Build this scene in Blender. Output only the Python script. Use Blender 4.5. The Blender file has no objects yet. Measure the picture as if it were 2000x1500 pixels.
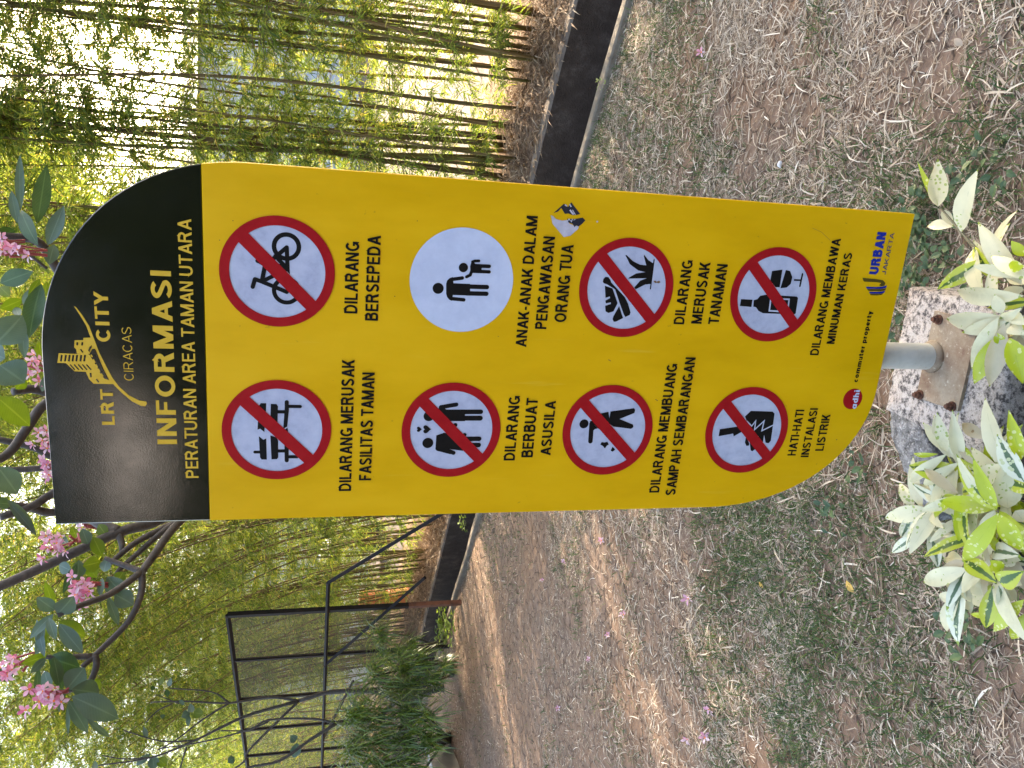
import bpy, math, random
import numpy as np
from mathutils import Vector, Matrix, Quaternion

sc = bpy.context.scene
COL = sc.collection
rnd = random.Random(7)
R = np.random.default_rng(11)

# ------------------------------------------------------------------ camera
FPX, PITCH, ROLL, YAW = 1550.14, .2434, -.0146, .2847   # focal length in px of a 2000 px frame
DIST, EYE = 1.67, 1.72                                  # distance to the sign, eye height
cr, sr = math.cos(ROLL), math.sin(ROLL)
right = Vector((1, 0, 0)); fwd = Vector((0, math.cos(PITCH), -math.sin(PITCH)))
up = Vector((0, math.sin(PITCH), math.cos(PITCH)))
r2 = right * cr - up * sr; u2 = right * sr + up * cr
cd = bpy.data.cameras.new('camera'); cam = bpy.data.objects.new('camera', cd); COL.objects.link(cam)
cd.sensor_width = 36; cd.lens = FPX / 2000 * 36; cd.clip_start = .02; cd.clip_end = 2000
# the photograph was taken with the phone turned: world up points to the left of the frame
cx, cy, cz = -u2, r2, -fwd
cam.matrix_world = Matrix(((cx.x, cy.x, cz.x, 0), (cx.y, cy.y, cz.y, 0), (cx.z, cy.z, cz.z, EYE), (0, 0, 0, 1)))
sc.camera = cam

# ------------------------------------------------------------------ light
SUN_AZ, SUN_EL = math.radians(36), math.radians(28)
w = bpy.data.worlds.new('World'); sc.world = w; w.use_nodes = True
nt = w.node_tree; bg = nt.nodes['Background']
sky = nt.nodes.new('ShaderNodeTexSky'); sky.sky_type = 'NISHITA'; sky.sun_disc = False
sky.sun_elevation = SUN_EL; sky.sun_rotation = SUN_AZ
sky.air_density = 1.0; sky.dust_density = 4.0; sky.ozone_density = 1.0
nt.links.new(sky.outputs[0], bg.inputs[0]); bg.inputs[1].default_value = .15
sl = bpy.data.lights.new('sun', 'SUN'); sl.energy = 2.2; sl.angle = math.radians(.6); sl.color = (1, .90, .76)
so = bpy.data.objects.new('sun', sl); COL.objects.link(so)
sd = Vector((math.sin(SUN_AZ) * math.cos(SUN_EL), math.cos(SUN_AZ) * math.cos(SUN_EL), math.sin(SUN_EL)))
so.rotation_euler = (-sd).to_track_quat('-Z', 'Y').to_euler(); so.location = sd * 40
sc.view_settings.view_transform = 'Standard'; sc.view_settings.look = 'None'
sc.view_settings.exposure = 3.38; sc.view_settings.gamma = 1
sc.view_settings.use_white_balance = True; sc.view_settings.white_balance_temperature = 7600; sc.view_settings.white_balance_tint = 10
try:
    sc.cycles.max_bounces = 8; sc.cycles.transparent_max_bounces = 12; sc.cycles.transmission_bounces = 4
    sc.cycles.use_denoising = True
except Exception: pass

# ------------------------------------------------------------------ measuring: photo point -> place in the world
def ray(px, py):
    x = ((1500 - py) - 750) / FPX; z = -(px - 1000) / FPX
    xc = cr * x + sr * z; zc = -sr * x + cr * z
    return Vector((xc, math.cos(PITCH) + math.sin(PITCH) * zc, -math.sin(PITCH) + math.cos(PITCH) * zc))
def G(px, py, z=0.0):                       # on the level z
    d = ray(px, py); return Vector((0, 0, EYE)) + d * ((z - EYE) / d.z)
def AT(px, py, Y):                          # at the depth Y
    d = ray(px, py); return Vector((0, 0, EYE)) + d * (Y / d.y)
def VP(px, py, p, dr):                      # on the vertical plane through p along dr
    n = Vector((-dr[1], dr[0], 0)); d = ray(px, py); o = Vector((0, 0, EYE))
    return o + d * ((Vector(p) - o).dot(n) / d.dot(n))

# ------------------------------------------------------------------ object helpers
def tag(o, label=None, cat=None, group=None, kind=None):
    if label: o['label'] = label
    if cat: o['category'] = cat
    if group: o['group'] = group
    if kind: o['kind'] = kind
    return o
def empty(name, loc, label=None, cat=None, group=None):
    o = bpy.data.objects.new(name, None); COL.objects.link(o); o.location = loc; o.empty_display_size = .1
    return tag(o, label, cat, group)
class MB:
    def __init__(s): s.v = []; s.f = []; s.m = []; s.uv = []; s.n = 0
    def add(s, v, f, m=0, uv=None):
        v = [tuple(p) for p in v]
        s.f += [tuple(i + s.n for i in q) for q in f]; s.m += [m] * len(f)
        s.v += v; s.uv += (list(uv) if uv is not None else [(0, 0)] * len(v)); s.n += len(v)
    def build(s, name, mats, parent=None, smooth=False, origin=None, uvs=False):
        if not isinstance(mats, (list, tuple)): mats = [mats]
        off = Vector(origin) if origin is not None else (parent_world(parent) if parent else Vector((0, 0, 0)))
        me = bpy.data.meshes.new(name)
        me.from_pydata([(p[0] - off[0], p[1] - off[1], p[2] - off[2]) for p in s.v], [], s.f)
        for m in mats: me.materials.append(m)
        me.polygons.foreach_set('material_index', s.m)
        if smooth: me.polygons.foreach_set('use_smooth', [True] * len(s.f))
        if uvs:
            l = me.uv_layers.new(name='UVMap'); uv = np.array(s.uv, dtype=np.float32)
            li = np.empty(len(me.loops), dtype=np.int32); me.loops.foreach_get('vertex_index', li)
            l.data.foreach_set('uv', uv[li].ravel())
        me.update()
        o = bpy.data.objects.new(name, me); COL.objects.link(o)
        if parent:
            o.parent = parent
        elif origin is not None: o.location = off
        return o
def parent_world(p):
    v = Vector((0, 0, 0))
    while p: v = v + p.location; p = p.parent
    return v
def box(mb, lo, hi, m=0, bev=0):
    x0, y0, z0 = lo; x1, y1, z1 = hi
    v = [(x0, y0, z0), (x1, y0, z0), (x1, y1, z0), (x0, y1, z0), (x0, y0, z1), (x1, y0, z1), (x1, y1, z1), (x0, y1, z1)]
    mb.add(v, [(0, 3, 2, 1), (4, 5, 6, 7), (0, 1, 5, 4), (1, 2, 6, 5), (2, 3, 7, 6), (3, 0, 4, 7)], m)
def prism(mb, poly, z0, z1, m=0):            # vertical prism over a polygon of (x, y)
    n = len(poly)
    a = sum(poly[i][0] * poly[(i + 1) % n][1] - poly[(i + 1) % n][0] * poly[i][1] for i in range(n))
    if a < 0: poly = poly[::-1]
    v = [(p[0], p[1], z0) for p in poly] + [(p[0], p[1], z1) for p in poly]
    f = [tuple(range(n - 1, -1, -1)), tuple(range(n, 2 * n))] + [(i, (i + 1) % n, n + (i + 1) % n, n + i) for i in range(n)]
    mb.add(v, f, m)
def tube(mb, pts, rad, seg=8, m=0, cap=True):
    pts = [Vector(p) for p in pts]; n = len(pts)
    if not isinstance(rad, (list, tuple)): rad = [rad] * n
    T = [(pts[min(i + 1, n - 1)] - pts[max(i - 1, 0)]).normalized() for i in range(n)]
    a = Vector((0, 0, 1)) if abs(T[0].z) < .9 else Vector((1, 0, 0))
    N = T[0].cross(a).normalized(); v = []
    for i in range(n):
        N = (N - T[i] * N.dot(T[i])).normalized(); B = T[i].cross(N)
        v += [pts[i] + (N * math.cos(2 * math.pi * k / seg) + B * math.sin(2 * math.pi * k / seg)) * rad[i] for k in range(seg)]
    f = [(i * seg + k, i * seg + (k + 1) % seg, (i + 1) * seg + (k + 1) % seg, (i + 1) * seg + k) for i in range(n - 1) for k in range(seg)]
    if cap: f += [tuple(range(seg - 1, -1, -1)), tuple(range((n - 1) * seg, n * seg))]
    mb.add(v, f, m)
def spline(pts, k=5):                        # Catmull-Rom through the points
    P = [Vector(p) for p in pts]; P = [P[0] * 2 - P[1]] + P + [P[-1] * 2 - P[-2]]; out = []
    for i in range(1, len(P) - 2):
        for j in range(k):
            t = j / k
            out.append(.5 * (2 * P[i] + (P[i + 1] - P[i - 1]) * t + (2 * P[i - 1] - 5 * P[i] + 4 * P[i + 1] - P[i + 2]) * t * t + (3 * P[i] - P[i - 1] - 3 * P[i + 1] + P[i + 2]) * t ** 3))
    return out + [P[-2]]
def mesh_np(name, V, F, mat, parent=None, uv=None):      # many equal quads/tris at once
    me = bpy.data.meshes.new(name); nv, nf, k = len(V), len(F), F.shape[1]
    me.vertices.add(nv); me.vertices.foreach_set('co', V.astype(np.float32).ravel())
    me.loops.add(nf * k); me.loops.foreach_set('vertex_index', F.astype(np.int32).ravel())
    me.polygons.add(nf); me.polygons.foreach_set('loop_start', np.arange(0, nf * k, k, dtype=np.int32))
    me.polygons.foreach_set('loop_total', np.full(nf, k, dtype=np.int32))
    if uv is not None:
        l = me.uv_layers.new(name='UVMap'); l.data.foreach_set('uv', uv[F.ravel()].astype(np.float32).ravel())
    me.materials.append(mat); me.update(calc_edges=True); me.validate()
    o = bpy.data.objects.new(name, me); COL.objects.link(o)
    if parent: o.parent = parent
    return o

# ------------------------------------------------------------------ materials
def mat(name, col=(.5, .5, .5), rough=.6, metal=0, spec=.5):
    m = bpy.data.materials.new(name); m.use_nodes = True
    b = m.node_tree.nodes['Principled BSDF']
    b.inputs['Base Color'].default_value = (*col, 1); b.inputs['Roughness'].default_value = rough
    b.inputs['Metallic'].default_value = metal; b.inputs['Specular IOR Level'].default_value = spec
    return m
class N:                                     # tiny node-graph helper
    def __init__(s, m): s.t = m.node_tree; s.b = s.t.nodes['Principled BSDF']; s.tc = s.t.nodes.new('ShaderNodeTexCoord')
    def node(s, k, **kw):
        n = s.t.nodes.new('ShaderNode' + k)
        for a, v in kw.items(): setattr(n, a, v)
        return n
    def link(s, a, b): s.t.links.new(a, b)
    def noise(s, scale, detail=4, rough=.55, co='Object', stretch=None, dist=0):
        n = s.node('TexNoise'); n.inputs['Scale'].default_value = scale; n.inputs['Detail'].default_value = detail
        n.inputs['Roughness'].default_value = rough; n.inputs['Distortion'].default_value = dist
        if stretch:
            mp = s.node('Mapping'); mp.inputs['Scale'].default_value = stretch
            s.link(s.tc.outputs[co], mp.inputs[0]); s.link(mp.outputs[0], n.inputs['Vector'])
        else: s.link(s.tc.outputs[co], n.inputs['Vector'])
        return n.outputs['Fac']
    def ramp(s, fac, stops):
        r = s.node('ValToRGB'); e = r.color_ramp.elements
        while len(e) < len(stops): e.new(.5)
        for i, (p, c) in enumerate(stops):
            e[i].position = p; e[i].color = (*c, 1) if len(c) == 3 else c
        s.link(fac, r.inputs[0]); return r.outputs[0]
    def mix(s, fac, a, b, mode='MIX'):
        n = s.node('Mix', data_type='RGBA', blend_type=mode)
        for i, v in ((0, fac), (6, a), (7, b)):
            if hasattr(v, 'is_output'): s.link(v, n.inputs[i])
            else: n.inputs[i].default_value = v if i == 0 else (*v, 1)
        return n.outputs[2]
    def math(s, op, a, b=0.0):
        n = s.node('Math', operation=op)
        for i, v in ((0, a), (1, b)):
            if hasattr(v, 'is_output'): s.link(v, n.inputs[i])
            else: n.inputs[i].default_value = v
        return n.outputs[0]
    def col(s, c): s.link(c, s.b.inputs['Base Color'])
    def rough(s, c): s.link(c, s.b.inputs['Roughness'])
    def bump(s, h, st=.3, d=.01):
        b = s.node('Bump'); b.inputs['Strength'].default_value = st; b.inputs['Distance'].default_value = d
        if s.b.inputs['Normal'].links: s.link(s.b.inputs['Normal'].links[0].from_socket, b.inputs['Normal'])
        s.link(h, b.inputs['Height']); s.link(b.outputs[0], s.b.inputs['Normal'])
def leaf_mat(name, stops, trans=.45, rough=.5, spec=.3, tint=(1.1, 1.15, .6)):
    """thin leaf: random colour per leaf, light shining through"""
    m = mat(name, rough=rough, spec=spec); n = N(m)
    g = n.node('NewGeometry'); c = n.ramp(g.outputs['Random Per Island'], stops); n.col(c)
    t = n.node('BsdfTranslucent'); n.link(n.mix(1.0, c, tint, 'MULTIPLY'), t.inputs[0])
    mx = n.node('MixShader'); mx.inputs[0].default_value = trans
    out = m.node_tree.nodes['Material Output']
    n.link(n.b.outputs[0], mx.inputs[1]); n.link(t.outputs[0], mx.inputs[2]); n.link(mx.outputs[0], out.inputs[0])
    return m
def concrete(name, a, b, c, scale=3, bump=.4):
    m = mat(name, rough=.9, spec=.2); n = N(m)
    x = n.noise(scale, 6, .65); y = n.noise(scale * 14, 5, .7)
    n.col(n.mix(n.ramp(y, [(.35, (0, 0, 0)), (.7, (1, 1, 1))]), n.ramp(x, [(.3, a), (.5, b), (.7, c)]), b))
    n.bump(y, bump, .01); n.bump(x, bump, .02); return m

M = {}
# sign
m = mat('sign_yellow', (.60, .385, .012), .38, 0, .25); n = N(m)
d = n.noise(9, 5, .6, stretch=(1, 1, .35)); e = n.noise(160, 3, .6); k = n.noise(60, 3, .7, stretch=(1, 1, .06))
c = n.ramp(d, [(.3, (.60, .335, .003)), (.55, (.68, .385, .004)), (.75, (.72, .42, .006))])
c = n.mix(n.ramp(n.noise(75, 2, .5), [(.74, (0, 0, 0)), (.80, (.5, .5, .5))]), c, (.30, .19, .012))
c = n.mix(n.ramp(k, [(.66, (0, 0, 0)), (.80, (.22, .22, .22))]), c, (.74, .56, .12)); n.col(c)
n.rough(n.ramp(d, [(.3, (.34, .34, .34)), (.7, (.5, .5, .5))])); n.bump(e, .06, .002); n.bump(d, .08, .01); M['yellow'] = m
m = mat('sign_black', (.002, .0023, .0028), .2, 0, .62); n = N(m)
a = n.noise(330, 2, .5); b2 = n.noise(5, 3, .5); s_ = n.noise(30, 2, .7, stretch=(.12, .12, 3))
n.bump(a, .055, .0015); n.bump(b2, .06, .008)
n.rough(n.ramp(n.noise(14, 5, .6), [(.3, (.09, .09, .09)), (.7, (.17, .17, .17))]))
n.col(n.mix(n.ramp(s_, [(.75, (0, 0, 0)), (.80, (.25, .25, .25))]), (.002, .0022, .0025), (.03, .03, .03))); M['black'] = m
def vinyl(name, ca, cb, rough=.4, sc_=40):
    m = mat(name, ca, rough, 0, .12); n = N(m); n.col(n.ramp(n.noise(sc_, 5, .65), [(.3, ca), (.7, cb)])); n.bump(n.noise(150, 2), .05, .002); return m
M['red'] = vinyl('sign_red', (.30, .006, .010), (.35, .010, .014))
m = mat('sign_white', (.45, .49, .62), .45, 0, .15); n = N(m)
x = n.noise(26, 6, .7); y = n.noise(60, 4, .75, stretch=(1, 1, .2))
c = n.ramp(x, [(.28, (.31, .34, .47)), (.5, (.40, .44, .57)), (.75, (.47, .51, .63))])
c = n.mix(n.ramp(y, [(.60, (0, 0, 0)), (.75, (.35, .35, .35))]), c, (.58, .61, .70)); n.col(c); M['white'] = m
m = mat('sign_plain_white', (.5, .55, .68), .45, 0, .15); n = N(m)
n.col(n.ramp(n.noise(22, 6, .7), [(.3, (.42, .48, .63)), (.6, (.50, .56, .71)), (.8, (.54, .60, .74))])); M['plain'] = m
M['ink'] = vinyl('sign_ink', (.004, .004, .004), (.007, .007, .007), .5)
M['gold'] = vinyl('sign_gold', (.55, .34, .03), (.62, .40, .05), .4)
M['blue'] = vinyl('sign_blue', (.006, .02, .22), (.010, .03, .28), .4)
M['navy'] = vinyl('sign_navy', (.03, .035, .10), (.04, .045, .12), .4)
M['olive'] = vinyl('sign_olive', (.075, .055, .008), (.10, .07, .012), .4)
M['sticker'] = vinyl('sticker_paper', (.36, .35, .42), (.52, .50, .56), .7, 60)
M['stickerdark'] = vinyl('sticker_dark', (.012, .013, .022), (.03, .03, .04), .6)
M['splat'] = vinyl('splat_brown', (.10, .05, .02), (.26, .16, .08), .8)
m = mat('pole_paint', (.50, .50, .47), .45); n = N(m)
x = n.noise(12, 5, .65); c = n.ramp(x, [(.3, (.33, .32, .28)), (.55, (.43, .425, .385)), (.8, (.50, .49, .44))])
sp = n.noise(120, 3, .7); c = n.mix(n.ramp(sp, [(.66, (0, 0, 0)), (.74, (.8, .8, .8))]), c, (.16, .10, .06)); n.col(c); n.bump(x, .1, .004); M['pole'] = m
m = mat('plate_rust', (.3, .22, .15), .8, .1); n = N(m)
x = n.noise(14, 7, .7); y = n.noise(70, 5, .7)
c = n.ramp(x, [(.28, (.11, .05, .03)), (.42, (.19, .13, .085)), (.6, (.28, .225, .16)), (.78, (.14, .10, .09))])
c = n.mix(n.ramp(y, [(.58, (0, 0, 0)), (.68, (.65, .65, .65))]), c, (.50, .45, .36)); n.col(c); n.bump(y, .4, .004); M['plate'] = m
m = mat('bolt_rust', (.10, .04, .025), .85, .3); n = N(m); n.col(n.ramp(n.noise(90, 4), [(.3, (.05, .022, .016)), (.7, (.17, .07, .04))])); M['bolt'] = m
# block
m = mat('weathered_concrete', rough=.95, spec=.15); n = N(m)
x = n.noise(5, 6, .7); y = n.noise(60, 6, .75); z = n.noise(220, 4, .7)
c = n.ramp(x, [(.3, (.38, .32, .28)), (.5, (.49, .44, .40)), (.7, (.42, .40, .385))])
c = n.mix(n.ramp(y, [(.47, (0, 0, 0)), (.60, (.95, .95, .95))]), c, (.05, .045, .045))
c = n.mix(n.ramp(z, [(.56, (0, 0, 0)), (.66, (.8, .8, .8))]), c, (.12, .11, .10)); n.col(c); n.bump(y, .7, .012); n.bump(z, .5, .004); M['block'] = m
m = mat('rubble_concrete', rough=.95, spec=.15); n = N(m)
y = n.noise(40, 6, .75); z = n.noise(160, 4, .7)
c = n.ramp(y, [(.32, (.035, .033, .032)), (.5, (.20, .20, .20)), (.7, (.42, .42, .42))])
c = n.mix(n.ramp(z, [(.58, (0, 0, 0)), (.68, (.7, .7, .7))]), c, (.55, .55, .54)); n.col(c); n.bump(y, .9, .02); M['rubble'] = m
# ground
m = mat('soil', rough=.95, spec=.15); n = N(m)
x = n.noise(.9, 6, .6); y = n.noise(16, 8, .7); z = n.noise(120, 5, .7)
c = n.ramp(y, [(.28, (.085, .056, .040)), (.5, (.18, .125, .094)), (.72, (.27, .195, .15))])
c = n.mix(n.ramp(x, [(.35, (0, 0, 0)), (.65, (.8, .8, .8))]), c, (.21, .125, .078))
vo = n.node('TexVoronoi', feature='DISTANCE_TO_EDGE'); vo.inputs['Scale'].default_value = 11
wp = n.node('Mix', data_type='VECTOR'); wp.inputs[0].default_value = .10
nn = n.node('TexNoise'); nn.inputs['Scale'].default_value = 9; n.link(n.tc.outputs['Object'], nn.inputs['Vector'])
n.link(n.tc.outputs['Object'], wp.inputs[4]); n.link(nn.outputs['Color'], wp.inputs[5]); n.link(wp.outputs[1], vo.inputs['Vector'])
cr_ = n.ramp(vo.outputs[0], [(.0, (0, 0, 0)), (.045, (1, 1, 1))])
c = n.mix(cr_, n.mix(.75, c, (.03, .02, .015)), c); n.col(c)
n.bump(cr_, .6, .012); n.bump(y, .8, .03); n.bump(z, .6, .006); M['soil'] = m
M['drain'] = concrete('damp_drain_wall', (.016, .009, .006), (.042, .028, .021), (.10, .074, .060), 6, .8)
M['kerb'] = concrete('kerb_concrete', (.08, .062, .048), (.165, .135, .105), (.26, .22, .175), 9, .7)
M['ledge'] = concrete('ledge_concrete', (.07, .05, .04), (.13, .10, .08), (.20, .16, .13), 6, .4)
M['bed'] = concrete('bank_earth', (.11, .065, .04), (.20, .12, .075), (.27, .17, .11), 2.5, .9)
M['paving'] = concrete('far_paving', (.070, .052, .047), (.085, .065, .058), (.10, .078, .070), .3, .1)
M['planterwall'] = concrete('planter_concrete', (.24, .22, .20), (.33, .31, .29), (.40, .38, .35), 3, .25)
# vegetation
M['green'] = leaf_mat('grass_green', [(0, (.022, .050, .014)), (.5, (.042, .082, .022)), (.85, (.07, .115, .030)), (1, (.13, .16, .05))], .3, .55)
M['dry'] = leaf_mat('grass_dry', [(0, (.15, .11, .08)), (.25, (.27, .21, .155)), (.65, (.40, .325, .245)), (.92, (.53, .45, .35)), (1, (.74, .66, .54))], .18, .75, .2, (1, .9, .7))
M['litter'] = leaf_mat('bamboo_litter_straw', [(0, (.08, .045, .025)), (.4, (.19, .115, .07)), (.8, (.31, .21, .135)), (1, (.45, .35, .25))], .2, .8, .2, (1, .85, .6))
M['bamboo'] = leaf_mat('bamboo_leaf', [(0, (.050, .095, .022)), (.4, (.115, .175, .036)), (.8, (.21, .26, .055)), (.97, (.33, .33, .08)), (1, (.42, .28, .12))], .55, .45, .3, (1.5, 1.45, .8))
m = mat('bamboo_cane', (.1, .09, .03), .6, 0, .2); n = N(m)
oi = n.node('ObjectInfo'); c = n.ramp(oi.outputs['Random'], [(0, (.050, .030, .012)), (.4, (.085, .058, .018)), (.75, (.11, .095, .024)), (1, (.16, .095, .04))])
c = n.mix(n.ramp(n.noise(7, 4, .6, stretch=(1, 1, .3)), [(.4, (0, 0, 0)), (.7, (.8, .8, .8))]), c, (.19, .125, .05))
n.col(c); M['cane'] = m
m = mat('frangipani_bark', (.13, .11, .10), .8); n = N(m)
y = n.noise(40, 6, .7); n.col(n.ramp(y, [(.3, (.030, .024, .021)), (.6, (.068, .058, .052)), (.8, (.12, .105, .095))])); n.bump(y, .5, .006); M['bark'] = m
def bigleaf(name, a, b, trans, rib):
    m = mat(name, a, .42, 0, .45); n = N(m)
    sx = n.node('SeparateXYZ'); n.link(n.tc.outputs['UV'], sx.inputs[0])
    dv = n.math('ABSOLUTE', n.math('SUBTRACT', sx.outputs[1], .5))
    wv = n.node('TexWave'); wv.inputs['Scale'].default_value = 5.5; wv.inputs['Distortion'].default_value = .4
    mp = n.node('Mapping'); mp.inputs['Rotation'].default_value = (0, 0, .35); n.link(n.tc.outputs['UV'], mp.inputs[0]); n.link(mp.outputs[0], wv.inputs[0])
    c = n.ramp(n.noise(18, 4, .6), [(.3, a), (.7, b)])
    c = n.mix(n.ramp(wv.outputs['Fac'], [(.85, (0, 0, 0)), (1, (.25, .25, .25))]), c, rib)
    c = n.mix(n.ramp(dv, [(.025, (.8, .8, .8)), (.05, (0, 0, 0))]), c, rib); n.col(c)
    t = n.node('BsdfTranslucent'); n.link(n.mix(1.0, c, (1.3, 1.5, .35), 'MULTIPLY'), t.inputs[0])
    mx = n.node('MixShader'); mx.inputs[0].default_value = trans
    n.link(n.b.outputs[0], mx.inputs[1]); n.link(t.outputs[0], mx.inputs[2]); n.link(mx.outputs[0], m.node_tree.nodes['Material Output'].inputs[0])
    return m
M['teal'] = bigleaf('frangipani_leaf_underside', (.060, .105, .085), (.085, .135, .110), .12, (.12, .18, .15))
M['deep'] = bigleaf('frangipani_leaf_top', (.030, .070, .030), (.050, .095, .042), .2, (.08, .14, .07))
M['lit'] = bigleaf('frangipani_leaf_young', (.075, .105, .015), (.11, .145, .02), .5, (.15, .18, .04))  # yellow-green leaf tone, more translucent than the other two
M['pink'] = leaf_mat('petal_pink', [(0, (.42, .09, .16)), (.25, (.55, .24, .34)), (.6, (.62, .40, .49)), (1, (.68, .56, .60))], .35, .6, .2, (1.1, .8, .9))
M['orange'] = mat('flower_throat', (.65, .16, .02), .7)
M['budred'] = mat('flower_bud', (.28, .05, .06), .6)
def vari(name, edge, centre, spots, st, kp=.5):
    """cream / lime variegation following the leaf blade"""
    m = mat(name, edge, .34, 0, .5); n = N(m)
    sx = n.node('SeparateXYZ'); n.link(n.tc.outputs['UV'], sx.inputs[0])
    dv = n.math('ABSOLUTE', n.math('SUBTRACT', sx.outputs[1], .5))
    nz = n.noise(45, 4, .6); j = n.math('ADD', dv, n.math('MULTIPLY', n.math('SUBTRACT', nz, .5), .22))
    c = n.ramp(n.noise(30, 3, .5), [(.3, edge), (.7, tuple(min(1, x * 1.12) for x in edge))])
    c = n.mix(n.ramp(j, [(st, (1, 1, 1)), (st + .05, (0, 0, 0))]), c, centre)
    vo = n.node('TexVoronoi'); vo.inputs['Scale'].default_value = 95; n.link(n.tc.outputs['Object'], vo.inputs['Vector'])
    keep = n.math('GREATER_THAN', n.noise(16, 2, .5), kp)
    sp = n.math('MULTIPLY', n.math('LESS_THAN', vo.outputs['Distance'], .34), keep)
    c = n.mix(sp, c, spots)
    em = n.math('GREATER_THAN', n.math('ADD', dv, n.math('MULTIPLY', n.math('SUBTRACT', n.noise(38, 4, .7), .5), .9)), .56)
    c = n.mix(n.math('MULTIPLY', em, .75), c, spots)
    ve = n.node('TexWave'); ve.inputs['Scale'].default_value = 7; ve.inputs['Distortion'].default_value = .5; mp = n.node('Mapping'); mp.inputs['Rotation'].default_value = (0, 0, 1.45); mp.inputs['Scale'].default_value = (.25, 1, 1); n.link(n.tc.outputs['UV'], mp.inputs[0]); n.link(mp.outputs[0], ve.inputs[0])
    c = n.mix(n.math('MULTIPLY', ve.outputs['Fac'], .16), c, tuple(x * .6 for x in edge))
    c = n.mix(n.ramp(n.noise(9, 5, .7), [(.56, (0, 0, 0)), (.72, (.5, .5, .5))]), c, (.40, .36, .20))
    tipm = n.math('GREATER_THAN', n.math('ADD', sx.outputs[0], n.math('MULTIPLY', nz, .3)), 1.10)
    c = n.mix(tipm, c, (.22, .30, .02)); n.col(c)
    t = n.node('BsdfTranslucent'); n.link(c, t.inputs[0]); mx = n.node('MixShader'); mx.inputs[0].default_value = .3
    n.link(n.b.outputs[0], mx.inputs[1]); n.link(t.outputs[0], mx.inputs[2]); n.link(mx.outputs[0], m.node_tree.nodes['Material Output'].inputs[0])
    return m
M['cream'] = vari('leaf_cream', (.62, .585, .38), (.58, .56, .35), (.33, .41, .11), -.2, .58)
M['lime'] = vari('leaf_lime', (.40, .47, .025), (.36, .44, .02), (.62, .64, .24), -.2)
M['stripe'] = vari('leaf_striped', (.60, .62, .48), (.055, .12, .05), (.5, .55, .3), .10)
M['limestripe'] = vari('leaf_lime_striped', (.45, .50, .05), (.05, .12, .03), (.6, .62, .25), .14)
M['palepink'] = vari('leaf_faded', (.48, .41, .27), (.52, .46, .29), (.30, .20, .10), -.2, .66)
M['tuft'] = leaf_mat('needle_leaf', [(0, (.035, .07, .016)), (.5, (.085, .145, .026)), (.9, (.16, .22, .035)), (1, (.28, .28, .06))], .3, .3, .6, (1.2, 1.4, .4))
M['creeper'] = leaf_mat('creeper_leaf', [(0, (.08, .14, .03)), (1, (.22, .28, .06))], .45, .5)
M['weed'] = leaf_mat('weed_leaf', [(0, (.03, .065, .03)), (.7, (.055, .10, .045)), (1, (.10, .15, .06))], .25, .45)
M['pot'] = mat('pot_plastic', (.022, .022, .024), .45)
M['stem'] = mat('plant_stem', (.10, .09, .05), .7)
M['steel'] = mat('dark_painted_steel', (.010, .008, .008), .7, .0, .2); n = N(M['steel'])
n.col(n.ramp(n.noise(8, 5, .6), [(.45, (.008, .006, .006)), (.75, (.022, .011, .008))]))
M['rustpost'] = mat('rusted_steel', (.16, .05, .025), .75, .1); n = N(M['rustpost'])
n.col(n.ramp(n.noise(12, 5, .6), [(.3, (.08, .028, .018)), (.7, (.22, .075, .035))]))
m = bpy.data.materials.new('mesh_screen'); m.use_nodes = True; n = N(m); M['screen'] = m
n.b.inputs['Base Color'].default_value = (.055, .032, .012, 1); n.b.inputs['Roughness'].default_value = .8
tr = n.node('BsdfTransparent'); mx = n.node('MixShader'); mx.inputs[0].default_value = .5
n.link(tr.outputs[0], mx.inputs[1]); n.link(n.b.outputs[0], mx.inputs[2]); n.link(mx.outputs[0], m.node_tree.nodes['Material Output'].inputs[0])
M['bluewall'] = concrete('far_painted_wall', (.30, .33, .37), (.34, .37, .42), (.38, .41, .45), .4, .1)
M['roof'] = mat('far_roof_sheet', (.22, .25, .28), .6)
M['pane'] = mat('far_window_glass', (.03, .04, .05), .1)
M['carwhite'] = mat('car_paint_white', (.75, .75, .74), .25, 0, .5)
M['tyre'] = mat('tyre_rubber', (.02, .02, .02), .8)
M['orangeplastic'] = mat('orange_plastic', (.55, .16, .05), .5)
M['stone'] = mat('pale_stone', (.55, .53, .52), .8)
M['yellowleaf'] = mat('fallen_leaf_yellow', (.50, .30, .06), .6)

# ------------------------------------------------------------------ ground, drain, bank, paving
TD = Vector((-.668, .744, 0)); ND = Vector((.744, .668, 0))          # along the drain (to the left and away), across it
def SW(s, wv, z=0.0): return TD * s + ND * wv + Vector((0, 0, z))
W_NEAR, W_KERB, W_FAR, W_BACK = 4.44, 4.525, 5.13, 5.24
FAR_TOP = .12
def hgt(x, y):
    d = np.hypot(x, y - 3)
    f = np.clip((13 - d) / 6, 0, 1)
    return f * (.008 * np.sin(3.1 * x + 1.3 * y) + .007 * np.sin(4.7 * y - 2.2 * x + 1) + .004 * np.sin(11 * x + 3) * np.sin(9.3 * y) + .003 * np.sin(23 * x + 17 * y))
def sheet(name, ss, ws, mt, z=0.0, hf=None):
    S, Wv = np.meshgrid(ss, ws, indexing='ij')
    X = TD.x * S + ND.x * Wv; Y = TD.y * S + ND.y * Wv
    Z = np.full_like(X, z) + (hf(X, Y) if hf else 0)
    V = np.stack([X, Y, Z], -1).reshape(-1, 3); ns, nw = len(ss), len(ws)
    i = np.arange((ns - 1) * (nw - 1)); a = (i // (nw - 1)) * nw + i % (nw - 1)
    F = np.stack([a, a + nw, a + nw + 1, a + 1], 1)
    o = mesh_np(name, V, F, mt); o.data.polygons.foreach_set('use_smooth', [True] * len(F)); return o
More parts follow.
